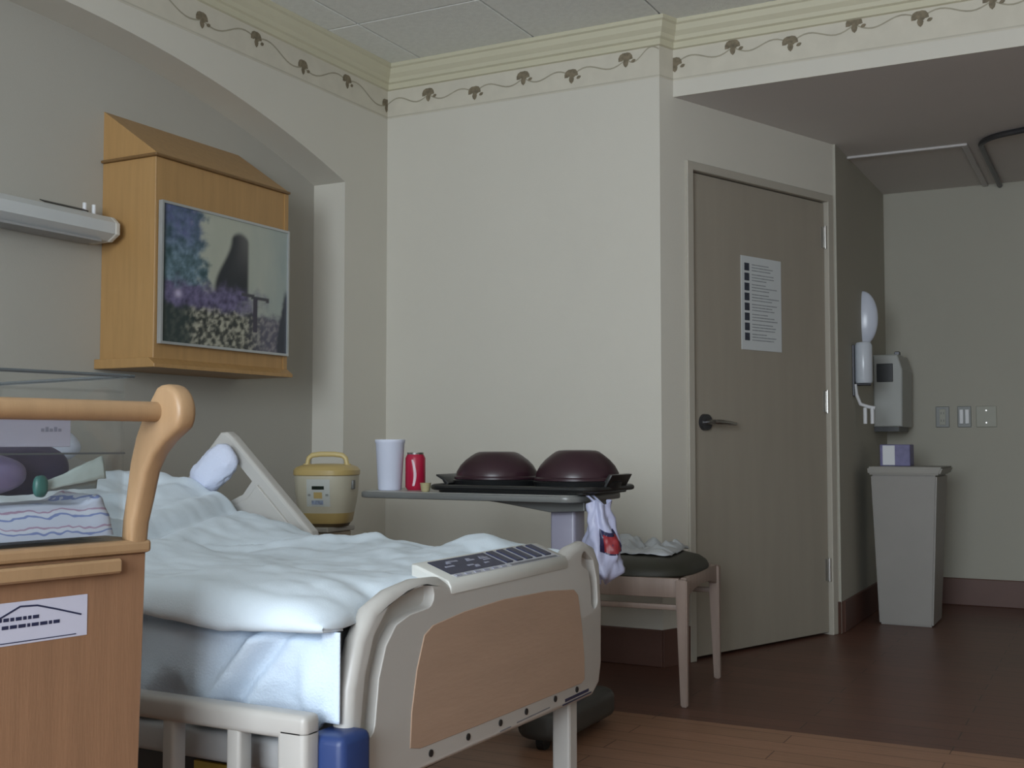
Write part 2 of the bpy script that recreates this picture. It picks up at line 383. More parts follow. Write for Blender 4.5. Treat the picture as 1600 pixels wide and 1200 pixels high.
h = MB(); h.cyl((hu, 0.012, hz), (hu, -0.006, hz), 0.036, 0.034, 28); hh = h.build('handle_rose', dark_steel_m, door, True); hh['label'] = 'dark round rose of the door lever'
h = MB(); h.cyl((hu, -0.004, hz), (hu, -0.055, hz), 0.011)
h.tube([(hu-0.012, -0.052, hz), (hu+0.02, -0.056, hz), (hu+0.07, -0.055, hz-0.002), (hu+0.125, -0.05, hz-0.006), (hu+0.14, -0.046, hz-0.006)], [0.011, 0.012, 0.010, 0.009, 0.008])
h.build('lever', steel_m, door, True)
h = MB(); h.box(U0+0.026, U0+0.048, 0.008, 0.014, hz-0.05, hz+0.05); h.build('latch_plate', steel_m, door)

# ================================================================== things on the walls
# poster on the door
pw, ph_ = 0.293, 0.418; pu, pz = 0.545, 1.317
o = thing('notice_poster', 'white notice sheet with a column of dark icons on the bathroom door', 'poster', DC + Vector((math.cos(DA)*pu, math.sin(DA)*pu, pz)), DA)
paper_m = mat('poster_paper', (0.60, 0.63, 0.64), 0.45, 0.02)
m = MB(); m.box(0, pw, 0.0085, 0.0115, 0, ph_); m.build('sheet', paper_m, o)
m = MB()
for k in range(8):
    z = ph_-0.048-k*0.0445; m.box(0.022, 0.056, 0.0075, 0.0085, z-0.017, z+0.017)
m.build('icon_print', mat('icon_print', (0.035, 0.04, 0.06), 0.5, 0.3, 80), o)
m = MB(); rr = random.Random(3)
for k in range(8):
    z = ph_-0.048-k*0.0445
    for q in range(3): m.box(0.075, 0.075+0.10+rr.random()*0.10, 0.0078, 0.0085, z+0.010-q*0.013, z+0.0145-q*0.013)
m.build('text_print', mat('text_print', (0.30, 0.32, 0.34), 0.5, 0.2, 80), o)

# wall light rail in the niche
o = thing('wall_light', 'long white wall light fixture beside the maple picture cabinet', 'wall light', (NX, 2.1, 1.6))
prof = [(0, 0.0), (0.10, 0.0), (0.135, 0.022), (0.135, 0.060), (0.11, 0.082), (0.03, 0.10), (0, 0.10)]
m = MB(); m.prism([(NX+a, 1.60+b) for a, b in prof], 'y', 1.25, 2.835); m.build('housing', mat('fixture_white', (0.55, 0.57, 0.57), 0.4, 0.02), o, world=True)
m = MB(); m.prism([(NX+a*1.02, 1.60-0.002+b*1.03) for a, b in prof], 'y', 2.835, 2.858, 0.006); m.build('end_cap', mat('fixture_cap', (0.60, 0.58, 0.53), 0.4, 0.02), o, world=True)
m = MB(); m.box(NX+0.02, NX+0.11, 1.3, 2.80, 1.592, 1.60); m.build('diffuser', mat('diffuser_grey', (0.32, 0.32, 0.32), 0.5, 0.03), o, world=True)
m = MB(); m.prism([(NX+0.088, 1.6935), (NX+0.112, 1.6835), (NX+0.112, 1.6870), (NX+0.088, 1.6965)], 'y', 2.56, 2.74); m.build('slot', black_m, o, world=True)
for y in (2.76, 2.80):
    m = MB(); m.cyl((NX+0.07, y, 1.685), (NX+0.07, y, 1.722), 0.007); m.build('switch_peg', white_m, o, True, world=True)

# maple cabinet with a sloped top
cx1, cy0, cy1, cz0, cz1 = -2.915, 2.90, 3.61, 1.175, 1.90
o = thing('wall_cabinet', 'honey maple wall cabinet with sloped top in the bed niche', 'cabinet', (NX, (cy0+cy1)/2, cz0))
m = MB(); m.box(NX, cx1, cy0, cy1, cz0+0.018, cz1-0.006, 0.002, 1); m.build('body', maple_m, o, world=True)
m = MB(); m.prism([(NX, cz1+0.002), (cx1, cz1+0.002), (cx1, cz1+0.008), (NX, 2.082)], 'y', cy0+0.002, cy1-0.002); m.build('sloped_top', maple_m, o, world=True)
m = MB(); m.box(NX, cx1+0.012, cy0-0.012, cy1+0.006, cz1-0.006, cz1+0.004, 0.003, 1); m.build('top_moulding', wood('maple_dark_moulding', (0.20, 0.11, 0.04)), o, world=True)  # moulding in a darker maple tone than the body
m = MB(); m.prism([(NX, cz0-0.012), (cx1+0.03, cz0-0.012), (cx1+0.03, cz0), (cx1, cz0+0.022), (NX, cz0+0.022)], 'y', cy0-0.025, cy1+0.006, 0.002, 1); m.build('bottom_moulding', maple_m, o, world=True)
m = MB(); m.box(cx1, cx1+0.004, cy1-0.022, cy1, cz0+0.02, cz1-0.008); m.build('edge_strip', maple_m, o, world=True)

# framed landscape picture
py0, py1, pz0, pz1, px = 2.912, 3.598, 1.246, 1.742, cx1+0.004
o = thing('framed_picture', 'thin silver framed garden picture hung on the maple cabinet', 'picture', (px, (py0+py1)/2, pz0))
m = MB(); f = 0.009
for a, b, c, d in [(py0, py1, pz0, pz0+f), (py0, py1, pz1-f, pz1), (py0, py0+f, pz0+f, pz1-f), (py1-f, py1, pz0+f, pz1-f)]: m.box(px, px+0.018, a, b, c, d)
m.build('picture_frame', mat('silver_frame', (0.50, 0.52, 0.53), 0.35, 0.03, metallic=0.6), o, world=True)
def mixc(a, b, t): t = max(0, min(1, t)); return tuple(x+(y-x)*t for x, y in zip(a, b))
def sst(a, b, x): t = max(0, min(1, (x-a)/(b-a))); return t*t*(3-2*t)
def paint(u, v):
    n1 = 0.5+0.5*fbm(u*14, v*14, 1); n2 = 0.5+0.5*fbm(u*30, v*24, 5); n3 = 0.5+0.5*fbm(u*7, v*2, 9)
    c = mixc((0.34, 0.36, 0.30), (0.26, 0.31, 0.30), sst(0.5, 1, u)); c = mixc(c, (0.42, 0.43, 0.36), n3*0.6)
    fo = mixc((0.02, 0.055, 0.06), (0.16, 0.24, 0.30), n1*n2*2.0); fo = mixc(fo, (0.08, 0.08, 0.22), sst(0.6, 0.9, v)*n1)
    c = mixc(c, fo, sst(0.36, 0.26, u+0.16*(n1-0.5)+0.10*(v-0.6)))
    tl = 0.52-0.13*sst(0.85, 0.45, v); tr = 0.66
    if v > 0.38:
        k = sst(tl-0.02, tl+0.02, u)*sst(tr+0.015, tr-0.015, u)*sst(0.93-2.2*(u-0.59)**2*4, 0.88-2.2*(u-0.59)**2*4, v)
        c = mixc(c, mixc((0.02, 0.024, 0.03), (0.10, 0.10, 0.10), sst(0.5, 0.9, v)*sst(tl, tr, u)), k)
    pu_ = mixc((0.02, 0.018, 0.05), (0.15, 0.13, 0.24), n2*1.3)
    c = mixc(c, pu_, sst(0.50, 0.40, v+0.10*(n1-0.5))*sst(0.88, 0.55, u+0.2*(n1-0.5)))
    c = mixc(c, (0.45, 0.40, 0.55), gauss((u-0.115)/0.025, (v-0.36)/0.03))
    ro = mixc((0.015, 0.02, 0.02), (0.36, 0.35, 0.28), sst(0.35, 0.75, n2)*0.9+0.1*n1)
    ro = mixc(ro, (0.02, 0.035, 0.035), sst(0.28, 0.14, u+0.1*(n1-0.5))*0.9)
    ro = mixc(ro, (0.12, 0.11, 0.17), sst(0.6, 0.85, u)*0.6)
    c = mixc(c, ro, sst(0.31, 0.25, v+0.06*(n1-0.5)))
    if 0.60 < u < 0.84 and abs(v-0.425+0.10*(u-0.7)) < 0.014: c = (0.05, 0.05, 0.06)
    if abs(u-0.725) < 0.018 and 0.14 < v < 0.42: c = (0.045, 0.04, 0.06)
    c = mixc(c, (0.03, 0.035, 0.05), sst(0.0, 0.03, u-0.90-0.18*max(0, v-0.12)+0.02*(n1-0.5))*sst(0.55, 0.45, v))
    c = mixc(c, (0.01, 0.02, 0.015), sst(0.04, 0.0, u))
    return tuple(min(1, 1.22*x) for x in c)
m = MB(); nu, nv = 110, 80; ya, yb, zaa, zbb = py0+f, py1-f, pz0+f, pz1-f
m.box(px, px+0.010, ya, yb, zaa, zbb)
m.grid(lambda u, v: (px+0.0125, ya+(yb-ya)*u, zaa+(zbb-zaa)*v), nu, nv)
canvas = m.build('picture_print', picture_m, o, world=True)
ca = canvas.data.color_attributes.new('print', 'FLOAT_COLOR', 'POINT'); base = wloc(o)
for i, v in enumerate(canvas.data.vertices):
    wv = v.co + base; ca.data[i].color = paint((wv.y-ya)/(yb-ya), (wv.z-zaa)/(zbb-zaa)) + (1,)

# switch plates on the far wall
plate_grey = mat('plate_grey', (0.20, 0.21, 0.20), 0.4, 0.05); tan_m = mat('plate_tan', (0.36, 0.36, 0.30), 0.5, 0.03)
def plate(label, x0, x1, pm, kind):
    o = thing('wall_plate', label, 'wall plate', ((x0+x1)/2, FY, 0.988))
    m = MB(); m.box(x0, x1, FY-0.008, FY, 0.990, 1.108, 0.003, 1); m.build('plate', pm, o, world=True)
    xm = (x0+x1)/2
    if kind == 'outlet':
        m = MB(); m.box(xm-0.016, xm+0.016, FY-0.011, FY-0.008, 1.005, 1.093, 0.001, 1); m.build('receptacle', tan_m, o, world=True)
        for z in (1.028, 1.070):
            for dx in (-0.007, 0.007): m = MB(); m.box(xm+dx-0.0015, xm+dx+0.0015, FY-0.0116, FY-0.0105, z-0.006, z+0.006); m.build('socket_slot', black_m, o, world=True)
    if kind == 'switch':
        for dx in (-0.015, 0.015):
            m = MB(); m.box(xm+dx-0.010, xm+dx+0.010, FY-0.015, FY-0.008, 1.010, 1.090, 0.002, 1); m.build('rocker', white_m, o, world=True)
    if kind == 'blank':
        for z in (1.015, 1.083): m = MB(); m.cyl((xm, FY-0.010, z), (xm, FY-0.007, z), 0.004); m.build('screw', steel_m, o, world=True)
plate('grey outlet plate on the far alcove wall', -0.921, -0.848, plate_grey, 'outlet')
plate('grey plate with two white rocker switches on the alcove wall', -0.805, -0.733, plate_grey, 'switch')
plate('blank tan cover plate beside the rocker switches', -0.708, -0.601, tan_m, 'blank')

# alcove ceiling strip and curtain track
m = MB(); m.box(-1.19, -0.62, 5.885, 5.915, SZ-0.012, SZ, 0.003, 1); m.box(-0.65, -0.62, 5.915, FY, SZ-0.012, SZ, 0.003, 1)
struct(m.build('trim_3', mat('strip_grey', (0.55, 0.53, 0.52), 0.5, 0.02)), 'pale ceiling strip framing the alcove corner')
tr = [(-0.56, FY-0.005, 0), (-0.56, 6.3, 0), (-0.56, 6.05, 0)]
for k in range(9):
    a = math.pi + (-math.pi/2)*k/8*0.82; tr.append((-0.36+0.20*math.cos(a), 5.92-0.20*math.sin(a)*1.0, 0))
last = Vector(tr[-1]); tr += [(0.2, 5.48, 0), (0.9, 5.2, 0)]
m = MB(); m.tube([(x, y, SZ-0.014) for x, y, _ in tr], 0.014, 8)
track = tag(origin(m.build('curtain_track', dark_steel_m, None, True), (-0.5, 6.0, SZ-0.02)), 'dark curved curtain track on the alcove ceiling', 'curtain track')

# dispensers on the alcove side wall
AX = DE.x
disp_m = mat('dispenser_grey', (0.36, 0.37, 0.35), 0.4, 0.03)
o = thing('towel_dispenser', 'grey paper towel dispenser with dark window in the alcove', 'dispenser', (AX, 6.67, 0.975))
m = MB(); m.prism([(AX, 0.99), (AX+0.15, 0.99), (AX+0.155, 1.30), (AX+0.13, 1.385), (AX, 1.385)], 'y', 6.50, 6.83, 0.008); m.build('housing', disp_m, o, world=True)
m = MB(); m.box(AX+0.02, AX+0.105, 6.494, 6.502, 1.235, 1.335, 0.002, 1); m.build('window', black_m, o, world=True)
m = MB(); m.box(AX, AX+0.13, 6.51, 6.82, 0.965, 0.992); m.build('paper_slot', black_m, o, world=True)
m = MB(); m.box(AX+0.10, AX+0.128, 6.58, 6.62, 1.384, 1.405, 0.003, 1); m.build('lock', dark_steel_m, o, world=True)
o = thing('soap_dispenser', 'pale cylindrical soap dispenser on a white wall bracket', 'dispenser', (AX, 5.98, 1.0))
m = MB(); m.lathe([(0.038, 0), (0.043, 0.01), (0.043, 0.19), (0.036, 0.205), (0.02, 0.21)], (AX+0.05, 5.98, 1.205)); m.build('bottle', mat('bottle_pale', (0.58, 0.62, 0.68), 0.25, 0.03), o, True, world=True)
m = MB(); m.box(AX, AX+0.012, 5.94, 6.02, 1.14, 1.40, 0.003, 1); m.cyl((AX, 5.98, 1.20), (AX+0.085, 5.98, 1.20), 0.008); m.build('bracket', dark_steel_m, o, world=True)
m = MB(); m.tube([(AX+0.012, 5.95, 1.20), (AX+0.016, 5.96, 1.15), (AX+0.03, 5.985, 1.10), (AX+0.07, 6.0, 1.085), (AX+0.10, 6.0, 1.08)], 0.009, 8); m.build('spout', white_m, o, True, world=True)
for dx in (0.05, 0.085):
    m = MB(); m.cyl((AX+dx, 6.0, 1.0), (AX+dx, 6.0, 1.082), 0.010); m.build('drip_tube', white_m, o, True, world=True)
m = MB()
prof = [(0.145*math.cos(a), 0.062*math.sin(a)) for a in [k*math.pi/2/10 for k in range(11)]]; prof[-1] = (0.002, 0.062)
m.lathe([(r, h) for r, h in prof], (0, 0, 0), 32)
bmesh.ops.transform(m.bm, matrix=Matrix.Translation((AX, 6.24, 1.562)) @ Matrix.Rotation(math.pi/2, 4, 'Y') @ Matrix.Diagonal((1, 0.3, 1.25, 1)), verts=m.bm.verts)
tag(origin(m.build('wall_dome', mat('pale_dome', (0.62, 0.66, 0.76), 0.25, 0.02), None, True), (AX, 6.24, 1.562)), 'pale half round dome fixed to the alcove side wall', 'wall fixture')

# tapered waste bin with tissue box
bin_m = mat('bin_beige', (0.29, 0.275, 0.255), 0.5, 0.03)
o = thing('waste_bin', 'tall tapered beige waste bin in the alcove', 'bin', (-0.955, 6.14, 0))
def frustum(mm, z0, z1, a, b):
    t = bmesh.new(); lo = [t.verts.new((x, y, z0)) for x, y in a]; hi = [t.verts.new((x, y, z1)) for x, y in b]
    t.faces.new(lo); t.faces.new(list(reversed(hi)))
    for i in range(4): t.faces.new((lo[i], hi[i], hi[(i+1) % 4], lo[(i+1) % 4]))
    bmesh.ops.recalc_face_normals(t, faces=t.faces); bmesh.ops.bevel(t, geom=list(t.edges), offset=0.008, segments=2, affect='EDGES'); mm._add(t)
def rect(x0, x1, y0, y1): return [(x0, y0), (x1, y0), (x1, y1), (x0, y1)]
m = MB(); frustum(m, 0.0, 0.745, rect(-1.085, -0.830, 5.995, 6.30), rect(-1.110, -0.795, 5.955, 6.335)); m.build('body', bin_m, o, True, world=True)
m = MB(); frustum(m, 0.745, 0.785, rect(-1.122, -0.782, 5.943, 6.345), rect(-1.125, -0.765, 5.94, 6.35)); m.build('lid', mat('bin_lid', (0.31, 0.295, 0.265), 0.45, 0.03), o, True, world=True)
o = thing('tissue_box', 'small white and blue tissue box standing on the waste bin', 'box', (-1.03, 6.2, 0.785))
m = MB(); m.box(-1.10, -0.95, 6.16, 6.28, 0.785, 0.895, 0.003, 1); m.build('carton', mat('carton_violet', (0.16, 0.15, 0.30), 0.5, 0.15, 30), o, world=True)
m = MB(); m.box(-1.085, -1.025, 6.156, 6.161, 0.79, 0.89); m.build('white_panel', white_m, o, world=True)

# ================================================================== bed
bed = thing('hospital_bed', 'cream hospital bed with brown laminate footboard', 'bed', (-2.1, 1.98, 0))
def bp(m, name, mt, smooth=False, parent=None): return m.build(name, mt, parent or bed, smooth, world=True)
outline = [(1.508, 0.345), (1.488, 0.42), (1.497, 0.52), (1.522, 0.595), (1.56, 0.640), (1.62, 0.662), (1.70, 0.672), (1.775, 0.668), (1.80, 0.656), (2.30, 0.662), (2.335, 0.676), (2.40, 0.684), (2.452, 0.668), (2.482, 0.63), (2.494, 0.52), (2.492, 0.40), (2.478, 0.352), (2.44, 0.330)]
m = MB(); m.prism(outline, 'x', -1.113, -1.075, 0.016, 4); fb = m.build('footboard', cream_m, None, False)
def cutter(P, r):
    # one closed outline around a bent slot, so the cut stays clean
    L_, R_ = [], []
    for i, p in enumerate(P):
        d = Vector(P[min(i+1, len(P)-1)]) - Vector(P[max(i-1, 0)]); d.normalize(); n = Vector((-d.y, d.x))
        L_.append(Vector(p)+n*r); R_.append(Vector(p)-n*r)
    d1 = (Vector(P[-1])-Vector(P[-2])).normalized(); d0 = (Vector(P[0])-Vector(P[1])).normalized()
    cap1 = [Vector(P[-1]) + (Matrix.Rotation(math.radians(a), 2) @ d1)*r for a in (60, 30, 0, -30, -60)]
    cap0 = [Vector(P[0]) + (Matrix.Rotation(math.radians(a), 2) @ d0)*r for a in (60, 30, 0, -30, -60)]
    poly = L_ + cap1 + list(reversed(R_)) + cap0
    mm = MB(); mm.prism([tuple(p) for p in poly], 'x', -1.096, -1.0); return mm.build('cutter', cream_m)
boolean_cut(fb, cutter([(1.545, 0.455), (1.556, 0.53), (1.578, 0.585), (1.615, 0.622), (1.665, 0.636), (1.725, 0.640)], 0.020))
boolean_cut(fb, cutter([(2.445, 0.545), (2.44, 0.59), (2.425, 0.628), (2.39, 0.645)], 0.017))
md = fb.modifiers.new('soft', 'BEVEL'); md.width = 0.010; md.segments = 3; md.angle_limit = math.radians(50); md.harden_normals = False
fb.data.transform(Matrix.Translation(-bed.location)); fb.parent = bed
for p in fb.data.polygons: p.use_smooth = True
fb.data.set_sharp_from_angle(angle=math.radians(35))
ins = [(1.668, 0.392), (1.672, 0.45), (1.688, 0.52), (1.712, 0.575), (1.74, 0.588), (1.85, 0.598), (2.0, 0.602), (2.2, 0.596), (2.33, 0.584), (2.352, 0.57), (2.372, 0.50), (2.385, 0.43), (2.386, 0.378), (2.37, 0.372), (2.0, 0.378), (1.7, 0.384)]
m = MB(); m.prism(ins, 'x', -1.077, -1.0735, 0.001, 1); bp(m, 'insert_panel', insert_m)['label'] = 'brown laminate insert panel of the footboard'
m = MB(); m.prism([(-1.160, 0.640), (-1.0735, 0.635), (-1.072, 0.648), (-1.079, 0.660), (-1.148, 0.685), (-1.160, 0.685)], 'y', 1.80, 2.30, 0.006); cp = bp(m, 'control_ledge', mat('ledge_cream', (0.54, 0.54, 0.51), 0.35, 0.02), True)
def slope_pt(t): return (-1.0805 + (-1.147+1.0805)*t, 0.6607 + (0.6847-0.6607)*t)
def onslope(mm, y0, y1, t0, t1, h=0.0012, skew=0.0):
    (xa, za), (xb, zb) = slope_pt(t0), slope_pt(t1)
    t = bmesh.new(); q = [(xa, y0, za), (xa, y1, za), (xb, y1-skew, zb), (xb, y0-skew, zb)]
    lo = [t.verts.new(p) for p in q]; hi = [t.verts.new((p[0]+h*0.38, p[1], p[2]+h)) for p in q]
    t.faces.new(lo); t.faces.new(hi)
    for i in range(4): t.faces.new((lo[i], hi[i], hi[(i+1) % 4], lo[(i+1) % 4]))
    bmesh.ops.recalc_face_normals(t, faces=t.faces); mm._add(t)
m = MB(); onslope(m, 1.835, 2.275, 0.02, 0.98, 0.0006); bp(m, 'label_plate', mat('label_grey', (0.42, 0.43, 0.47), 0.4, 0.03), parent=cp)
m = MB(); onslope(m, 1.835, 2.045, 0.20, 0.98, 0.0014); bp(m, 'print_block', navy_m, parent=cp)
m = MB(); rr = random.Random(5)
for k in range(14): a = 1.85+rr.random()*0.16; t = 0.3+rr.random()*0.5; onslope(m, a, a+0.012+rr.random()*0.02, t, t+0.07, 0.0019)
for k in range(6): a = 1.84+k*0.035; onslope(m, a, a+0.02, 0.06, 0.14, 0.0016)
bp(m, 'small_print', mat('label_print', (0.30, 0.31, 0.40), 0.5, 0.1), parent=cp)
for k in range(5):
    m = MB(); a = 2.055+k*0.044; onslope(m, a, a+0.026, 0.22, 0.96, 0.003); bp(m, 'control_button', navy_m, parent=cp)
m = MB(); onslope(m, 2.055, 2.265, 0.05, 0.13, 0.0014); bp(m, 'label_line', print_m, parent=cp)
for y, z in [(1.735, 0.368), (1.865, 0.367), (1.99, 0.366), (2.10, 0.365), (2.235, 0.364), (2.345, 0.363)]:
    m = MB(); m.cyl((-1.0765, y, z), (-1.073, y, z), 0.0065, seg=14); bp(m, 'peg_hole', black_m)
m = MB(); m.box(-1.0765, -1.0738, 1.545, 1.585, 0.366, 0.374); bp(m, 'slot_mark', black_m)
m = MB(); m.box(-1.0768, -1.0748, 2.275, 2.425, 0.341, 0.3436); m.box(-1.0768, -1.0745, 2.285, 2.41, 0.347, 0.3535); bp(m, 'label_strip', navy_m)
m = MB(); m.box(-1.0768, -1.0748, 2.06, 2.21, 0.350, 0.3525); m.box(-1.0768, -1.0748, 1.99, 2.035, 0.348, 0.350); bp(m, 'name_print', print_m)
m = MB(); m.box(-1.122, -1.048, 1.440, 1.520, 0.28, 0.462, 0.014, 3); bp(m, 'corner_bumper', blue_m, True)['label'] = 'blue plastic corner bumper'
m = MB(); m.box(-1.165, -1.123, 1.45, 1.50, 0.405, 0.445, 0.006); bp(m, 'rail_latch', cream_m, True)
m = MB(); m.prism([(1.50, 0.30), (1.50, 0.80), (1.56, 0.87), (2.40, 0.87), (2.46, 0.80), (2.46, 0.30)], 'x', -3.13, -3.07, 0.012); bp(m, 'headboard', cream_m, True)
m = MB(); m.box(-3.05, -1.135, 1.56, 2.42, 0.37, 0.43, 0.01); bp(m, 'deck', bedgrey_m)
m = MB(); m.box(-2.85, -1.45, 1.68, 2.30, 0.13, 0.33, 0.02); bp(m, 'base_frame', mat('bed_underframe', (0.035, 0.035, 0.037), 0.6, 0.1))
for xa in (-1.55, -2.75):
    m = MB(); m.box(xa, xa+0.30, 1.86, 2.1, 0.25, 0.37, 0.01); bp(m, 'lift_arm', mat('bed_underframe', (0.035, 0.035, 0.037), 0.6, 0.1))
for x in (-2.9, -1.125):
    for y in (1.60, 2.39):
        m = MB(); m.box(x-0.022, x+0.022, y-0.022, y+0.022, 0.16, 0.37, 0.006); lg = bp(m, 'leg', cream_m)
        m = MB(); m.cyl((x, y-0.02, 0.06), (x, y+0.02, 0.06), 0.06, seg=24); m.cyl((x, y, 0.1), (x, y, 0.165), 0.014); bp(m, 'caster', dark_steel_m, True, parent=lg)
m = MB(); m.lathe([(0.03, 0), (0.045, 0.01), (0.045, 0.13), (0.03, 0.15)], (-1.30, 1.56, 0.235), 20); bp(m, 'motor_housing', mat('motor_pinkish', (0.36, 0.30, 0.31), 0.5, 0.05), True)
m = MB(); m.box(-1.56, -1.47, 1.672, 1.681, 0.27, 0.31); bp(m, 'warning_sticker', mat('sticker_yellow', (0.55, 0.42, 0.06), 0.5, 0.1))
# near foot-end side rail
m = MB(); y0, y1 = 1.405, 1.445
prev = [(-1.86, 0.475), (-1.165, 0.475), (-1.143, 0.455), (-1.143, 0.20), (-1.86, 0.20)]
def rail(name, x0, x1, z0, z1, mt=cream_m, ya=y0, yb=y1, bev=0.010): mm = MB(); mm.box(x0, x1, ya, yb, z0, z1, bev, 3); return bp(mm, name, mt, True)
rail('side_rail_bar', -1.84, -1.092, 0.458, 0.497)
rail('side_rail_post', -1.148, -1.092, 0.19, 0.480)
rail('side_rail_post', -1.250, -1.222, 0.19, 0.465, ya=y0+0.004, yb=y1-0.004, bev=0.006)
rail('side_rail_post', -1.385, -1.360, 0.19, 0.465, ya=y0+0.004, yb=y1-0.004, bev=0.006)
rail('side_rail_post', -1.84, -1.79, 0.19, 0.48)
rail('side_rail_bar', -1.84, -1.092, 0.165, 0.20)
rail('deck_side_rail', -3.0, -1.17, 0.375, 0.425, bedgrey_m, 1.495, 1.54)
# far head-end side rail, tilted up with the raised back section
m = MB(); outer = [(-1.90, 0.63), (-1.915, 0.668), (-2.195, 0.925), (-2.215, 0.938), (-2.238, 0.936), (-2.258, 0.915), (-2.46, 0.70), (-2.50, 0.60)]
m.prism(outer, 'y', 2.505, 2.545, 0.010, 3); hr = m.build('head_side_rail', cream_m)
m = MB(); m.prism([(-2.222, 0.898), (-2.118, 0.800), (-2.150, 0.762), (-2.215, 0.735), (-2.375, 0.735)], 'y', 2.4, 2.6); boolean_cut(hr, m.build('cutter', cream_m))
hr.data.transform(Matrix.Translation(-bed.location - Vector((0.02, 0, 0)))); hr.parent = bed
m = MB(); m.prism([(-1.985, 0.67), (-2.115, 0.790), (-2.150, 0.752), (-2.22, 0.725), (-2.36, 0.725), (-2.40, 0.67)], 'y', 2.497, 2.507, 0.003); bp(m, 'rail_panel', cream_m)

# mattress, sheet, blanket, pillow
def backslope(x): return max(0.0, (-1.86-x))*0.30
m = MB(); m.prism([(-1.128, 0.432), (-1.128, 0.60), (-1.86, 0.60), (-2.95, 0.927), (-2.99, 0.77), (-1.90, 0.432)], 'y', 1.52, 2.44, 0.02)
mt_ = tag(origin(m.build('mattress', matt_m, None, True), (-2.1, 1.98, 0.432)), 'grey mattress with raised head section on the hospital bed', 'mattress')
# lower sheet hanging on the near side
def sheet_fn(u, v):
    x = -1.084 - 0.664*u; z = 0.612 - (0.165-0.024*sst(0.10, 0.04, u))*v
    fold = 0.014*math.sin(16*u+2.5*v) + 0.010*math.sin(37*u-4*v+1) + 0.018*fbm(x*6, z*8, 2)
    ridge = 0.036*math.exp(-((u-0.42+0.20*(1-v))/0.030)**2)*(1-0.4*v) - 0.016*math.exp(-((u-0.36+0.20*(1-v))/0.022)**2)
    y = 1.492 - 0.010*math.sin(v*math.pi) - (fold*min(1, u/0.12)*(0.25+0.75*v) + ridge) + (0.05*max(0, u-0.7))
    if v < 0.12: y += (0.12-v)*0.4
    return (x, min(1.515-0.036*sst(-1.135, -1.118, x), max(1.449 if z < 0.515 else 1.438, y)), z)
m = MB(); m.grid(sheet_fn, 70, 24); sh = tag(origin(m.build('bed_sheet', linen2_m, None, True, angle=180), (-1.48, 1.5, 0.45)), 'rumpled white sheet hanging down the mattress side under the blanket', 'sheet')
md = sh.modifiers.new('thick', 'SOLIDIFY'); md.thickness = 0.004
def top_z(x, y):
    z = 0.652 + backslope(x)*0.93
    foot = math.sqrt(max(0.0, 1-(max(0.0, x+1.169)/0.047)**2)) if x > -1.169 else 1.0
    z += 0.055*gauss((x+1.95)/0.28, (y-1.72)/0.22) + 0.030*gauss((x+1.33)/0.09, (y-2.36)/0.10) + 0.014*gauss((x+1.75)/0.20, (y-2.33)/0.15)
    z += 0.020*gauss((x+1.35)/0.18, (y-1.62)/0.18)
    z += 0.016*fbm(x*3.2, y*3.2, 3) + 0.009*fbm(x*8, y*8, 8)
    d = (x+2.02)+(y-1.95)*0.35; z += 0.020*math.exp(-(d/0.035)**2)*sst(1.55, 1.75, y) - 0.016*math.exp(-((d-0.05)/0.022)**2)*sst(1.6, 1.8, y)
    d = (x+1.80)-(y-2.2)*0.55; z += 0.016*math.exp(-(d/0.03)**2)*sst(2.0, 2.2, y) - 0.012*math.exp(-((d+0.045)/0.022)**2)*sst(2.0, 2.2, y)
    d = (x+2.22)+(y-2.0)*0.15; z += 0.022*math.exp(-(d/0.05)**2)*sst(1.9, 2.1, y)
    return 0.615+(z-0.615)*foot if x > -1.169 else z
def blanket_fn(u, v):
    x = -1.122 - 1.35*u; xo = 0.029*sst(0.26, 0.15, v)*sst(0.05, 0.0, u)
    zt0, zt1 = top_z(x, 1.50), top_z(x, 2.43)
    sag = 0.006*math.sin(x*11)+0.010*fbm(x*4, 0.3, 6)
    hem = 0.617 + backslope(x)*0.9 + sag
    if v < 0.16:
        t = v/0.16; a = t*math.pi/2
        if t < 0.3: k = t/0.3; return (x+xo, 1.50-0.052*k, hem+0.004*k)
        k = (t-0.3)/0.7; a = k*math.pi/2
        return (x+xo, 1.448+0.052*(1-math.cos(a)), hem+0.004+(zt0-hem-0.004)*math.sin(a))
    if v < 0.88:
        k = (v-0.16)/0.72; y = 1.50+0.93*k; return (x+xo, y, top_z(x, y))
    k = (v-0.88)/0.12; a = k*math.pi/2
    return (x, 2.43+0.045*math.sin(a), zt1-(zt1-0.55-backslope(x))*(1-math.cos(a)))
m = MB(); m.grid(blanket_fn, 150, 110); bl = tag(origin(m.build('blanket', linen_m, None, True, angle=180), (-1.9, 1.96, 0.6)), 'rumpled white blanket spread over the hospital bed', 'blanket')
md = bl.modifiers.new('thick', 'SOLIDIFY'); md.thickness = 0.006; md.offset = -1
m = MB()
bmesh.ops.create_uvsphere(m.bm, u_segments=40, v_segments=24, radius=1)
for v in m.bm.verts:
    c = v.co; sx = math.copysign(abs(c.x)**0.6, c.x); sy = math.copysign(abs(c.y)**0.6, c.y)
    v.co = Vector((sx*0.22, sy*0.33, c.z*0.062*(1+0.25*fbm(sx*2, sy*2, 4)) + 0.006*fbm(sx*5, sy*5, 2)))
pl = m.build('pillow', pillow_m, None, True, angle=180); pl.location = (-2.70, 1.98, 0.938); pl.rotation_euler = (0, math.radians(17), 0)
tag(pl, 'pale blue white pillow at the raised head of the bed', 'pillow')
m = MB()
bmesh.ops.create_uvsphere(m.bm, u_segments=32, v_segments=20, radius=1)
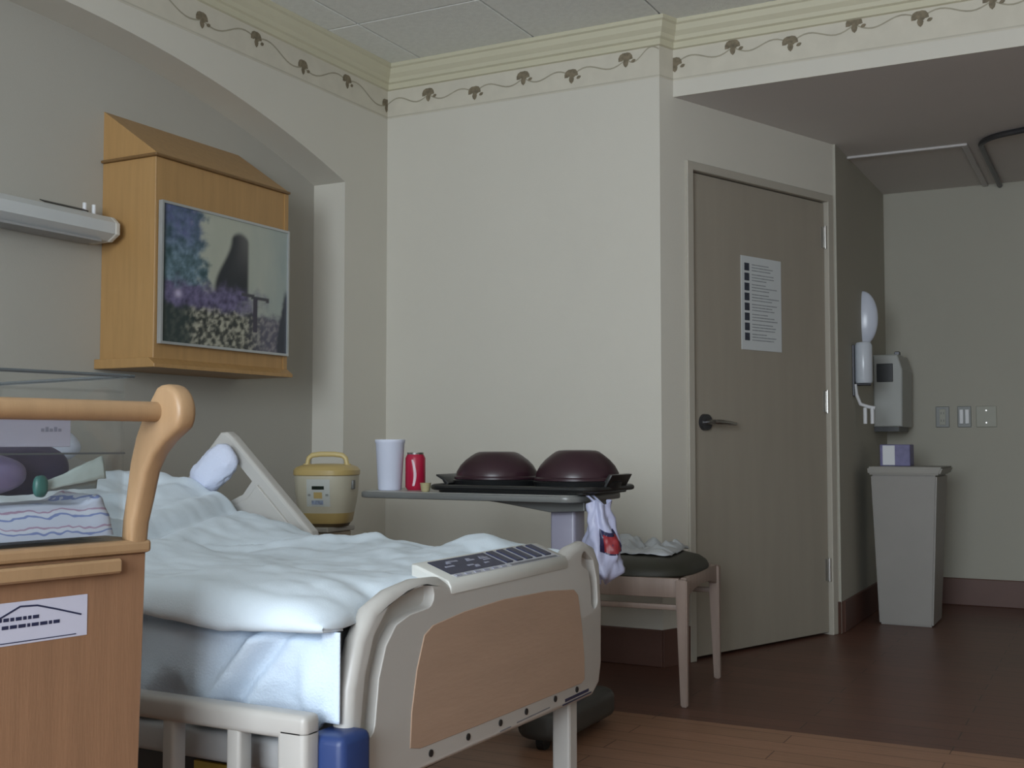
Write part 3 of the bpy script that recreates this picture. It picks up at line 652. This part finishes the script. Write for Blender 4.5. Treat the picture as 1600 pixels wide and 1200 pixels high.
for v in m.bm.verts:
    c = v.co; sx = math.copysign(abs(c.x)**0.65, c.x); sz = math.copysign(abs(c.z)**0.7, c.z)
    v.co = Vector((sx*0.085, c.y*0.030*(1+0.2*fbm(sx*3, sz*3, 2)), sz*0.050 + 0.006*fbm(sx*3, c.y*3, 5)))
pl2 = m.build('small_pillow', pillow_m, None, True, angle=180); pl2.location = (-2.245, 2.470, 0.832); pl2.rotation_euler = (math.radians(4), math.radians(-38), 0)
tag(pl2, 'small pale blue pillow propped against the far side rail', 'pillow')

# ================================================================== bassinet in the foreground
BA = math.radians(-10.2); corner = Vector((-1.195, 1.185, 0))
ex = Vector((math.cos(BA), math.sin(BA), 0)); ey = Vector((-math.sin(BA), math.cos(BA), 0))
BW, BL = 0.46, 0.80
org = corner - ex*BW/2 - ey*BL/2
bas = thing('bassinet', 'maple wood bassinet cart with curved handle and clear basin', 'bassinet', org, BA)
hx, hy = BW/2, BL/2
def bb_(m, name, mt, smooth=False, parent=None): return m.build(name, mt, parent or bas, smooth)
m = MB(); m.box(-hx, hx-0.012, -hy, hy-0.004, 0.11, 0.757, 0.004, 1); cab = bb_(m, 'cabinet', maple3_m)
m = MB(); m.prism([(-hy+0.0, 0.11), (hy-0.014, 0.11), (hy, 0.757), (-hy, 0.757)], 'x', hx-0.014, hx-0.004, 0.002, 1); bb_(m, 'side_panel', maple3_m)['label'] = 'reddish brown wood side panel'
m = MB(); m.box(-hx-0.005, hx+0.004, -hy-0.005, hy+0.004, 0.757, 0.775, 0.005, 2); bb_(m, 'top_board', maple2_m)
m = MB(); m.box(-hx+0.02, hx+0.010, -hy+0.05, hy-0.045, 0.733, 0.7525, 0.003, 1); bb_(m, 'pull_out_shelf', maple2_m)
ctr = [(-0.010, 0.772), (-0.007, 0.80), (0.003, 0.834), (0.013, 0.875), (0.028, 0.905), (0.048, 0.930), (0.070, 0.949)]
hwid = [0.013, 0.014, 0.016, 0.019, 0.024, 0.030, 0.037]
def endboard(yb0, yb1):
    Lf, Rt = [], []
    for i, p in enumerate(ctr):
        d = Vector(ctr[min(i+1, len(ctr)-1)]) - Vector(ctr[max(i-1, 0)]); d.normalize(); n = Vector((-d.y, d.x)); wv = hwid[i]
        Lf.append(Vector(p)+n*wv); Rt.append(Vector(p)-n*wv)
    dd = (Vector(ctr[-1])-Vector(ctr[-2])).normalized()
    cap = [Vector(ctr[-1]) + (Matrix.Rotation(math.radians(a), 2) @ dd)*0.038 for a in range(75, -90, -15)]
    poly = [(hx+p.x, p.y) for p in (Lf[:-1] + cap + list(reversed(Rt[:-1])))]
    mm = MB(); mm.prism(poly, 'y', yb0, yb1, 0.008, 3); return mm
bb_(endboard(hy-0.030, hy), 'curved_end', maple2_m, True); bb_(endboard(-hy, -hy+0.030), 'curved_end', maple2_m, True)
m = MB(); m.cyl((hx+0.056, -hy+0.01, 0.950), (hx+0.056, hy-0.01, 0.950), 0.0135, seg=24); bb_(m, 'handle_rail', maple2_m, True)
for sx in (-1, 1):
    for sy in (-1, 1):
        m = MB(); m.cyl((sx*(hx-0.05)-0.012, sy*(hy-0.06), 0.045), (sx*(hx-0.05)+0.012, sy*(hy-0.06), 0.045), 0.045, seg=20); m.box(sx*(hx-0.05)-0.02, sx*(hx-0.05)+0.02, sy*(hy-0.06)-0.02, sy*(hy-0.06)+0.02, 0.075, 0.112); bb_(m, 'caster', dark_steel_m, True)
# label on the side panel
m = MB(); m.box(hx-0.0045, hx-0.0032, 0.02, 0.311, 0.655, 0.7085, 0.0004, 1); lab = bb_(m, 'side_label', mat('label_white', (0.48, 0.48, 0.58), 0.45, 0.03)); lab['label'] = 'white sticker with a blue roof outline and two lines of text'
m = MB(); X = hx-0.0028
ln = [(0.165, 0.684), (0.19, 0.690), (0.217, 0.7025), (0.240, 0.7015), (0.268, 0.6935), (0.302, 0.683)]
def lbar(p, q, t): 
    d = (Vector(q)-Vector(p)).normalized(); n = Vector((-d.y, d.x))*t; P = [Vector(p)+n, Vector(q)+n, Vector(q)-n, Vector(p)-n]
    m.prism([tuple(a) for a in P], 'x', X-0.0008, X)
for a, b in zip(ln, ln[1:]): lbar(a, b, 0.0011)
lbar((0.03, 0.6585), (0.295, 0.6585), 0.0006)
rr = random.Random(11)
for row, z in ((0, 0.6875), (1, 0.678)):
    y = 0.175 if row == 0 else 0.05
    while y < (0.250 if row == 0 else 0.266):
        l = 0.004+rr.random()*0.006; lbar((y, z), (y+l, z), 0.0022); y += l+0.0020+(0.006 if rr.random() < 0.2 else 0)
bb_(m, 'label_print', navy_m, parent=lab)
# acrylic basin
m = MB(); a0, a1, b0, b1, c0, c1, tk = -hx+0.015, hx-0.006, -hy+0.036, hy-0.036, 0.776, 0.998, 0.004
m.box(a0, a1, b0, b1, c0, c0+tk); m.box(a0, a0+tk, b0, b1, c0+tk, c1); m.box(a1-tk, a1, b0, b1, c0+tk, c1); m.box(a0+tk, a1-tk, b0, b0+tk, c0+tk, c1); m.box(a0+tk, a1-tk, b1-tk, b1, c0+tk, c1)
bsn = bb_(m, 'clear_basin', acrylic_m)
rim_m = mat('acrylic_edge', (0.07, 0.08, 0.085), 0.4, 0.05)
m = MB()
m.box(a0-0.012, a0+0.004, b0, b1, c1, c1+0.004, 0.001, 1); m.box(a1-0.004, a1+0.012, b0, b1, c1, c1+0.004, 0.001, 1); m.box(a0, a1, b0-0.012, b0+0.004, c1, c1+0.004, 0.001, 1); m.box(a0, a1, b1-0.004, b1+0.016, c1, c1+0.004, 0.001, 1)
bb_(m, 'basin_rim', rim_m, parent=bsn)
m = MB(); m.box(a1, a1+0.0025, b0, b1, 0.893, 0.8955); bb_(m, 'basin_seam', rim_m, parent=bsn)
def wpt(x, y, z): return org + ex*x + ey*y + Vector((0, 0, z))
def inb(m, name, mt, label, cat, at, smooth=True, rz=0):
    o = m.build(name, mt, None, smooth, angle=180 if smooth else 40); o.location = wpt(*at); o.rotation_euler = (0, 0, BA+rz); return tag(o, label, cat)
cd = thing('crib_card', 'white crib card standing inside the clear basin', 'card', wpt(a1-0.0055, 0.10, 0.903), BA)
m = MB(); m.box(-0.003, 0.0, -0.24, 0.187, 0, 0.062, 0.0008, 1); m.build('card', mat('card_white', (0.44, 0.44, 0.54), 0.5, 0.03), cd)
m = MB()
for k in range(5): m.box(0.0, 0.0003, 0.145+k*0.006, 0.1495+k*0.006, 0.020, 0.026 if k % 2 else 0.024)
m.build('card_print', mat('card_ink', (0.24, 0.25, 0.32), 0.5, 0.2), cd)
def sph(sx_, sy_, sz_, py=0.7, pz=0.85):
    mm = MB(); bmesh.ops.create_uvsphere(mm.bm, u_segments=32, v_segments=18, radius=1)
    for v in mm.bm.verts:
        c = v.co; v.co = Vector((c.x*sx_, math.copysign(abs(c.y)**py, c.y)*sy_, math.copysign(abs(c.z)**pz, c.z)*sz_*(1+0.08*fbm(c.x*3, c.y*3))))
    return mm
inb(sph(0.022, 0.125, 0.030), 'pouch', mat('lavender_pouch', (0.22, 0.19, 0.34), 0.35, 0.1), 'lavender plastic pouch on the striped baby blanket', 'pouch', (a1-0.036, 0.118, 0.868))
inb(sph(0.022, 0.080, 0.034), 'dark_shape', mat('dark_violet_shape', (0.075, 0.065, 0.12), 0.5, 0.1), 'dark violet rounded shape behind the mint cloth in the basin', 'pouch', (a1-0.082, 0.250, 0.873))  # dark rounded form filling the dark patch behind the mint cloth
def bb_fn(u, v):
    y = b0+0.012 + (b1-b0-0.018)*u; x = a1-0.010 - 0.115*v
    h = 0.046 + 0.014*sst(0.93, 0.985, u) + 0.004*fbm(x*14, y*9, 3)
    e = min(1, u/0.03)*min(1, (1-u)/0.03)*min(1, v/0.14)*min(1, (1-v)/0.10)
    return (x + 0.003*math.sin(h*e*260), y, max(0.002, h*math.sqrt(max(0, 1-(1-max(0, e))**2))))
m = MB(); m.grid(bb_fn, 120, 44)
o = m.build('baby_blanket', stripes('blanket_stripes', [(0.0, (0.46, 0.50, 0.60)), (0.40, (0.17, 0.22, 0.42)), (0.52, (0.50, 0.54, 0.62)), (0.74, (0.34, 0.24, 0.34)), (0.84, (0.46, 0.50, 0.60))], 15, 'Z', distort=3.0), None, True, angle=180)
o.location = wpt(0, 0, 0.781); o.rotation_euler = (0, 0, BA); tag(o, 'white baby blanket with blue and pink stripes folded in the basin', 'blanket')
def cl_fn(u, v):
    y = 0.256+0.090*u; x = a1-0.014-0.026*v
    return (x, y, 0.842 + 0.004 + (0.010+0.034*u)*math.sin(math.pi*min(1, v*0.9+0.1)) + 0.004*fbm(x*18, y*18, 2))
m = MB(); m.grid(cl_fn, 26, 18); o = m.build('burp_cloth', mat('pale_mint_cloth', (0.34, 0.39, 0.37), 0.9, 0.05, 20), None, True, angle=180); o.modifiers.new('t', 'SOLIDIFY').thickness = 0.003
o.data.transform(Matrix.Translation((0, 0, -0.842))); o.location = wpt(0, 0, 0.842); o.rotation_euler = (0, 0, BA); tag(o, 'pale mint cloth heaped on the striped baby blanket', 'cloth')
inb(sph(0.007, 0.010, 0.014), 'bulb_syringe', mat('teal_rubber', (0.03, 0.12, 0.105), 0.4, 0.1), 'small teal rubber bulb lying beside the lavender pouch', 'bulb', (a1-0.013, 0.250, 0.852))

# ================================================================== nightstand and rice cooker
ns = thing('nightstand', 'narrow beige nightstand between bed and back wall', 'nightstand', (-2.665, 3.43, 0))
m = MB(); m.box(-2.82, -2.515, 3.36, 3.50, 0.04, 0.585, 0.004, 1); bd = m.build('body', mat('nightstand_beige', (0.40, 0.34, 0.26), 0.5, 0.05), ns, world=True)
m = MB(); m.box(-2.83, -2.507, 3.345, 3.512, 0.585, 0.603, 0.004, 2); m.build('top', mat('nightstand_top', (0.42, 0.40, 0.36), 0.4, 0.03), ns, world=True)
m = MB(); m.box(-2.81, -2.525, 3.35, 3.36, 0.40, 0.57, 0.002, 1); m.build('drawer', mat('nightstand_beige', (0.4, 0.34, 0.26)), ns, world=True)
m = MB(); m.box(-2.81, -2.525, 3.37, 3.49, 0.0, 0.04); m.build('plinth', black_m, ns, world=True)
cream2 = mat('cooker_cream', (0.58, 0.55, 0.43), 0.35, 0.02); gold = mat('cooker_yellow', (0.56, 0.42, 0.17), 0.35, 0.03)
CA = math.radians(20)
rc = thing('rice_cooker', 'cream rice cooker with yellow lid and carrying handle', 'rice cooker', (-2.575, 3.43, 0.603), CA); rc.scale = (0.86, 0.86, 1.0)
m = MB(); m.lathe([(0.088, 0.0), (0.094, 0.006), (0.100, 0.022)], (0, 0, 0), 48, power=2.8); m.build('foot', mat('cooker_dark_foot', (0.10, 0.07, 0.035), 0.5, 0.05), rc, True)
m = MB(); m.lathe([(0.099, 0.012), (0.106, 0.020), (0.112, 0.048), (0.113, 0.050)], (0, 0, 0), 48, power=2.8); m.build('base_band', gold, rc, True)
m = MB(); m.lathe([(0.112, 0.050), (0.120, 0.085), (0.127, 0.13), (0.130, 0.175), (0.130, 0.184)], (0, 0, 0), 48, power=2.8); m.build('body', cream2, rc, True)
m = MB(); m.lathe([(0.130, 0.184), (0.134, 0.187), (0.134, 0.203), (0.124, 0.214), (0.10, 0.222), (0.05, 0.226)], (0, 0, 0), 48, power=2.8); m.build('lid', gold, rc, True)
m = MB(); hp = [(-0.088, 0, 0.195), (-0.088, 0, 0.222), (-0.082, 0, 0.246), (-0.066, 0, 0.257), (-0.03, 0, 0.261), (0.03, 0, 0.261), (0.066, 0, 0.257), (0.082, 0, 0.246), (0.088, 0, 0.222), (0.088, 0, 0.195)]
m.tube(hp, 0.010, 10); m.cyl((-0.088, 0, 0.2), (-0.088, 0, 0.226), 0.017); m.cyl((0.088, 0, 0.2), (0.088, 0, 0.226), 0.017); m.build('handle', mat('cooker_handle', (0.60, 0.48, 0.22), 0.35, 0.03), rc, True)
def cfront(u, z, off):
    # point on the curved front of the cooker body
    zz = [(0.05, 0.113), (0.085, 0.120), (0.13, 0.127), (0.184, 0.130)]
    r = 0.13
    for (a, ra), (b, rb_) in zip(zz, zz[1:]):
        if a <= z <= b: r = ra+(rb_-ra)*(z-a)/(b-a)
    y = (max(0, r**2.8-abs(u)**2.8))**(1/2.8); return (u, -(y+off), z)
def decal(name, u0, u1, z0, z1, mt, off=0.0015, par=None):
    mm = MB(); mm.grid(lambda a, b: cfront(u0+(u1-u0)*a, z0+(z1-z0)*b, off), 10, 8); mm.grid(lambda a, b: cfront(u0+(u1-u0)*a, z0+(z1-z0)*b, -0.002), 10, 8); return mm.build(name, mt, par or rc, True)
cpn = decal('control_panel', -0.05, 0.05, 0.075, 0.172, mat('panel_white', (0.58, 0.61, 0.58), 0.35, 0.02))
decal('display', -0.026, 0.026, 0.136, 0.148, mat('display_dark', (0.01, 0.02, 0.012), 0.25), 0.003, cpn)
decal('cook_button', -0.018, 0.018, 0.104, 0.126, gold, 0.003, cpn)
for du in (-0.038, 0.038): decal('side_button', du-0.006, du+0.006, 0.112, 0.120, mat('button_grey', (0.33, 0.35, 0.33), 0.4), 0.003, cpn)
decal('blue_print', -0.028, 0.022, 0.082, 0.097, mat('pale_blue_print', (0.30, 0.36, 0.48), 0.4, 0.3, 90), 0.003, cpn)
m = MB(); m.box(0.118, 0.133, -0.058, -0.028, 0.135, 0.168, 0.003); m.build('lid_latch', mat('latch_grey', (0.14, 0.14, 0.13), 0.4), rc, True)

# ================================================================== overbed table and what stands on it
tg = mat('table_laminate', (0.33, 0.33, 0.31), 0.35, 0.03); edge_m = mat('table_edge', (0.16, 0.165, 0.16), 0.3, 0.05)
TX0, TX1, TY0, TY1, TZ = -2.185, -1.405, 3.06, 3.44, 0.752
tb = thing('overbed_table', 'grey overbed table on a pale column beside the bed', 'table', (-1.53, 3.28, 0))
def rr2(x0, x1, y0, y1, r, n=6):
    P = []
    for cx, cy, a0 in ((x1-r, y1-r, 0), (x0+r, y1-r, 90), (x0+r, y0+r, 180), (x1-r, y0+r, 270)):
        for k in range(n+1): a = math.radians(a0+90*k/n); P.append((cx+r*math.cos(a), cy+r*math.sin(a)))
    return P
m = MB(); m.prism(rr2(TX0, TX1, TY0, TY1, 0.05), 'z', TZ-0.022, TZ-0.002, 0.005, 2); m.build('table_edge', edge_m, tb, True, world=True)
m = MB(); m.prism(rr2(TX0+0.008, TX1-0.008, TY0+0.008, TY1-0.008, 0.045), 'z', TZ-0.004, TZ, 0.001, 1); m.build('table_top', tg, tb, world=True)
m = MB(); m.prism([(-1.82, TZ-0.022), (-1.43, TZ-0.022), (-1.43, TZ-0.052), (-1.55, TZ-0.058), (-1.70, TZ-0.036)], 'y', 3.18, 3.38, 0.004); m.build('top_bracket', edge_m, tb, world=True)
col_m = mat('table_column', (0.34, 0.33, 0.42), 0.35, 0.03)
m = MB(); m.box(-1.575, -1.490, 3.24, 3.32, 0.09, TZ-0.05, 0.010, 3); m.build('column', col_m, tb, True, world=True)
m = MB(); m.prism(rr2(-1.62, -1.455, 3.06, 3.52, 0.07), 'z', 0.03, 0.115, 0.025, 4); m.build('base_cover', mat('base_dark_grey', (0.06, 0.058, 0.052), 0.5, 0.06), tb, True, world=True)
m = MB(); m.box(-2.22, -1.60, 3.25, 3.31, 0.05, 0.095, 0.008); m.build('base_arm', mat('base_dark_grey', (0.06, 0.058, 0.052)), tb, world=True)
for x, y in ((-1.53, 3.10), (-1.53, 3.48), (-2.19, 3.28)):
    m = MB(); m.cyl((x-0.012, y, 0.026), (x+0.012, y, 0.026), 0.026, seg=18); m.build('caster', black_m, tb, True, world=True)

cup = MB(); cup.lathe([(0.0355, 0.0), (0.0385, 0.004), (0.047, 0.152), (0.0495, 0.155), (0.0495, 0.163), (0.0475, 0.165), (0.0455, 0.160), (0.036, 0.008)], (0, 0, 0), 40)
o = cup.build('foam_cup', mat('foam_white', (0.68, 0.72, 0.86), 0.7, 0.02), None, True); o.location = (-2.118, 3.16, TZ); tag(o, 'tall white foam cup standing on the overbed table', 'cup')
can = thing('soda_can', 'red soda can with a white swirl on the overbed table', 'can', (-2.045, 3.20, TZ), math.radians(25))
m = MB(); m.lathe([(0.026, 0.0), (0.033, 0.010), (0.033, 0.104), (0.027, 0.116)], (0, 0, 0), 36); m.build('body', mat('can_red', (0.40, 0.012, 0.045), 0.28, 0.05), can, True)
m = MB(); m.lathe([(0.027, 0.116), (0.0275, 0.122), (0.026, 0.122), (0.025, 0.118), (0.002, 0.118)], (0, 0, 0), 36); m.build('lid', steel_m, can, True)
m = MB()
def swirl(u, v):
    a = -math.pi/2 + 0.25*math.sin(v*3.0+0.3) - 0.15 + (u-0.5)*0.28*(1-0.5*abs(v-0.4)); z = 0.014+0.085*v; return (0.0334*math.cos(a), 0.0334*math.sin(a), z)
m.grid(swirl, 6, 16); m.build('swirl_print', mat('can_white', (0.62, 0.45, 0.50), 0.3, 0.05), can, True)
tray = thing('meal_tray', 'black meal tray overhanging the end of the table', 'tray', (-1.65, 3.25, TZ))
m = MB(); m.prism(rr2(-1.905, -1.375, 3.09, 3.41, 0.04), 'z', TZ, TZ+0.010, 0.003, 2); m.build('tray_base', black_m, tray, True, world=True)
t = rr2(-1.92, -1.36, 3.075, 3.425, 0.05)
m = MB(); m.tube([(x, y, TZ+0.016) for x, y in t], 0.009, 8, True); m.build('tray_rim', black_m, tray, True, world=True)
m = MB(); m.prism([(-1.385, TZ+0.010), (-1.355, TZ+0.022), (-1.335, TZ+0.058), (-1.347, TZ+0.060), (-1.365, TZ+0.035), (-1.39, TZ+0.022)], 'y', 3.17, 3.33, 0.003); m.build('tray_grip', black_m, tray, True, world=True)
m = MB(); m.prism([(-1.91, TZ+0.012), (-1.925, TZ+0.036), (-1.948, TZ+0.048), (-1.948, TZ+0.053), (-1.92, TZ+0.044), (-1.90, TZ+0.026)], 'y', 3.17, 3.33, 0.002); m.build('tray_grip', black_m, tray, True, world=True)
def dome(label, x, y, r, h, ribs):
    o = thing('plate_cover', label, 'plate cover', (x, y, TZ+0.010), 0, 'insulated plate covers on the meal tray')
    m = MB(); m.lathe([(r*0.80, 0), (r*0.98, 0.008), (r*1.03, 0.026), (r*0.98, 0.030), (r*0.9, 0.030)], (0, 0, 0), 48); m.build('plate_base', black_m, o, True)
    m = MB(); m.lathe([(r*1.0, 0.030), (r*1.0, 0.036), (r*0.96, 0.040), (r*0.95, 0.052), (r*0.86, 0.052+h*0.32), (r*0.74, 0.052+h*0.58), (r*0.60, 0.052+h*0.80), (r*0.50, 0.052+h*0.93), (r*0.42, 0.052+h*0.985), (r*0.30, 0.052+h), (0.004, 0.052+h*0.99)], (0, 0, 0), 56)
    m.build('dome', mat('maroon_plastic', (0.030, 0.011, 0.017), 0.34, 0.1), o, True)
dome('low maroon plate cover on the meal tray beside the soda can', -1.768, 3.25, 0.136, 0.064, 0)
dome('larger maroon plate cover over the table end', -1.478, 3.235, 0.134, 0.070, 0)
m = MB(); m.lathe([(0.010, 0), (0.014, 0.004), (0.017, 0.026), (0.018, 0.028), (0.004, 0.0285)], (0, 0, 0), 20)
o = m.build('creamer_cup', mat('creamer_yellow', (0.48, 0.42, 0.24), 0.4, 0.1), None, True); o.location = (-1.940, 3.095, TZ); tag(o, 'tiny yellowish creamer cup left of the meal tray', 'cup')

# ================================================================== stool with plastic bag and wrap
SA = math.radians(5.5); SC = Vector((-1.625, 4.055, 0))
st = thing('stool', 'light wood stool with dark olive padded seat', 'stool', SC, SA)
ash = wood('pale_pinkish_wood', (0.33, 0.25, 0.21), 0.5, 0.08)
sw, sd, shh = 0.27, 0.275, 0.445
for sx in (-1, 1):
    for sy in (-1, 1):
        m = MB(); t = bmesh.new(); x1, y1, x0, y0 = sx*(sw-0.02), sy*(sd-0.02), sx*(sw-0.012), sy*(sd-0.012)
        lo = [t.verts.new((x0+a*0.012, y0+b*0.012, 0)) for a, b in ((-1, -1), (1, -1), (1, 1), (-1, 1))]; hi = [t.verts.new((x1+a*0.021, y1+b*0.021, shh-0.012)) for a, b in ((-1, -1), (1, -1), (1, 1), (-1, 1))]
        t.faces.new(lo); t.faces.new(hi)
        for i in range(4): t.faces.new((lo[i], hi[i], hi[(i+1) % 4], lo[(i+1) % 4]))
        bmesh.ops.recalc_face_normals(t, faces=t.faces); bmesh.ops.bevel(t, geom=list(t.edges), offset=0.004, segments=2, affect='EDGES'); m._add(t); m.build('leg', ash, st, True)
for s in (-1, 1):
    m = MB(); m.box(-sw+0.03, sw-0.03, s*(sd-0.018)-0.011, s*(sd-0.018)+0.011, shh-0.075, shh-0.008, 0.004); m.build('apron', ash, st, True)
    m = MB(); m.box(-sw+0.03, sw-0.03, s*(sd-0.016)-0.008, s*(sd-0.016)+0.008, shh-0.118, shh-0.098, 0.004); m.build('stretcher', ash, st, True)
    m = MB(); arcp = [(-sd+0.03, shh-0.008), (sd-0.03, shh-0.008), (sd-0.03, shh-0.08), (0.12, shh-0.058), (0, shh-0.052), (-0.12, shh-0.058), (-sd+0.03, shh-0.08)]
    m.prism(arcp, 'x', s*(sw-0.018)-0.011, s*(sw-0.018)+0.011, 0.003, 2); m.build('apron', ash, st, True)
m = MB(); m.lathe([(0.262, shh-0.012), (0.27, shh-0.006), (0.27, shh+0.006), (0.262, shh+0.020), (0.24, shh+0.036), (0.19, shh+0.050), (0.10, shh+0.058), (0.003, shh+0.060)], (0, 0, 0), 56, 0.97, 0.99, 3.6)
m.build('seat_cushion', mat('dark_olive_vinyl', (0.035, 0.034, 0.024), 0.55, 0.12, 12), st, True)
# plastic bag hanging from the table end
bag = thing('plastic_bag', 'white plastic carrier bag with red and navy print hanging from the table end', 'bag', (-1.36, 3.13, 0.50))
def bag_fn(u, v):
    a = 2*math.pi*u; t = v
    zc_ = 0.500 + 0.232*t; wv = (0.046 - 0.006*t + 0.010*math.sin(t*5))*(sst(-0.05, 0.12, t)) ; dp = 0.070*(1-0.55*t)*(sst(-0.05, 0.12, t))
    cr_ = 1+0.16*math.sin(5*a+7*t)*(0.4+t) + 0.25*fbm(math.cos(a)*2.2, math.sin(a)*2.2, t*5)
    return (-1.345 + wv*math.cos(a)*cr_ - 0.015*t, 3.13 + dp*math.sin(a)*cr_, zc_ + 0.008*math.sin(3*a))
bagm = mat('bag_white_plastic', (0.46, 0.48, 0.66), 0.4, 0.05)
m = MB(); m.grid(bag_fn, 48, 26); bmesh.ops.remove_doubles(m.bm, verts=m.bm.verts, dist=0.0005); m.build('bag_body', bagm, bag, True, world=True, angle=180)
m = MB()
for y in (3.115, 3.15):
    m = MB(); m.tube([(-1.355, y, 0.722), (-1.385, y, 0.747), (-1.40, y, 0.7565), (-1.425, y, 0.7565)], 0.0035, 6); m.build('bag_handle', bagm, bag, True, world=True)
def bag_patch(u0, u1, v0, v1, off):
    def fn(a, b):
        x, y, z = bag_fn(u0+(u1-u0)*a, v0+(v1-v0)*b); c = Vector((-1.345, 3.13, z)); d = (Vector((x, y, z))-c).normalized(); return tuple(Vector((x, y, z))+d*off)
    return fn
m = MB(); m.grid(bag_patch(0.80, 1.02, 0.38, 0.66, 0.0015), 14, 8); m.build('navy_print', mat('bag_navy', (0.02, 0.02, 0.07), 0.4, 0.1), bag, True, world=True, angle=180)
m = MB(); m.grid(bag_patch(0.84, 1.00, 0.40, 0.61, 0.003), 14, 8); m.build('red_print', mat('bag_red', (0.30, 0.025, 0.035), 0.4, 0.2, 30), bag, True, world=True, angle=180)
# clear wrap on the stool
def wrap_fn(u, v):
    x = -0.245+0.41*u; y = -0.14 + 0.36*v
    e = min(1, u/0.12, (1-u)/0.12, v/0.12, (1-v)/0.12)
    z = shh+0.062 + 0.055*max(0, e)*abs(fbm(x*9, y*9, 7)+0.40) + 0.006*fbm(x*24, y*24, 1)
    rr_ = max(abs(x)/0.26, abs(y)/0.27); z -= 0.012*rr_**3
    return (x + 0.025*fbm(x*7, y*7, 4), y + 0.025*fbm(x*7, y*7, 9), z)
m = MB(); m.grid(wrap_fn, 44, 36)
o = m.build('plastic_wrap', mat('wrap_pale', (0.50, 0.53, 0.56), 0.35, 0.06), None, True, angle=180); o.location = SC; o.rotation_euler = (0, 0, SA); o.modifiers.new('t', 'SOLIDIFY').thickness = 0.002
tag(o, 'crumpled pale plastic wrapping lying on the stool seat', 'wrapping')
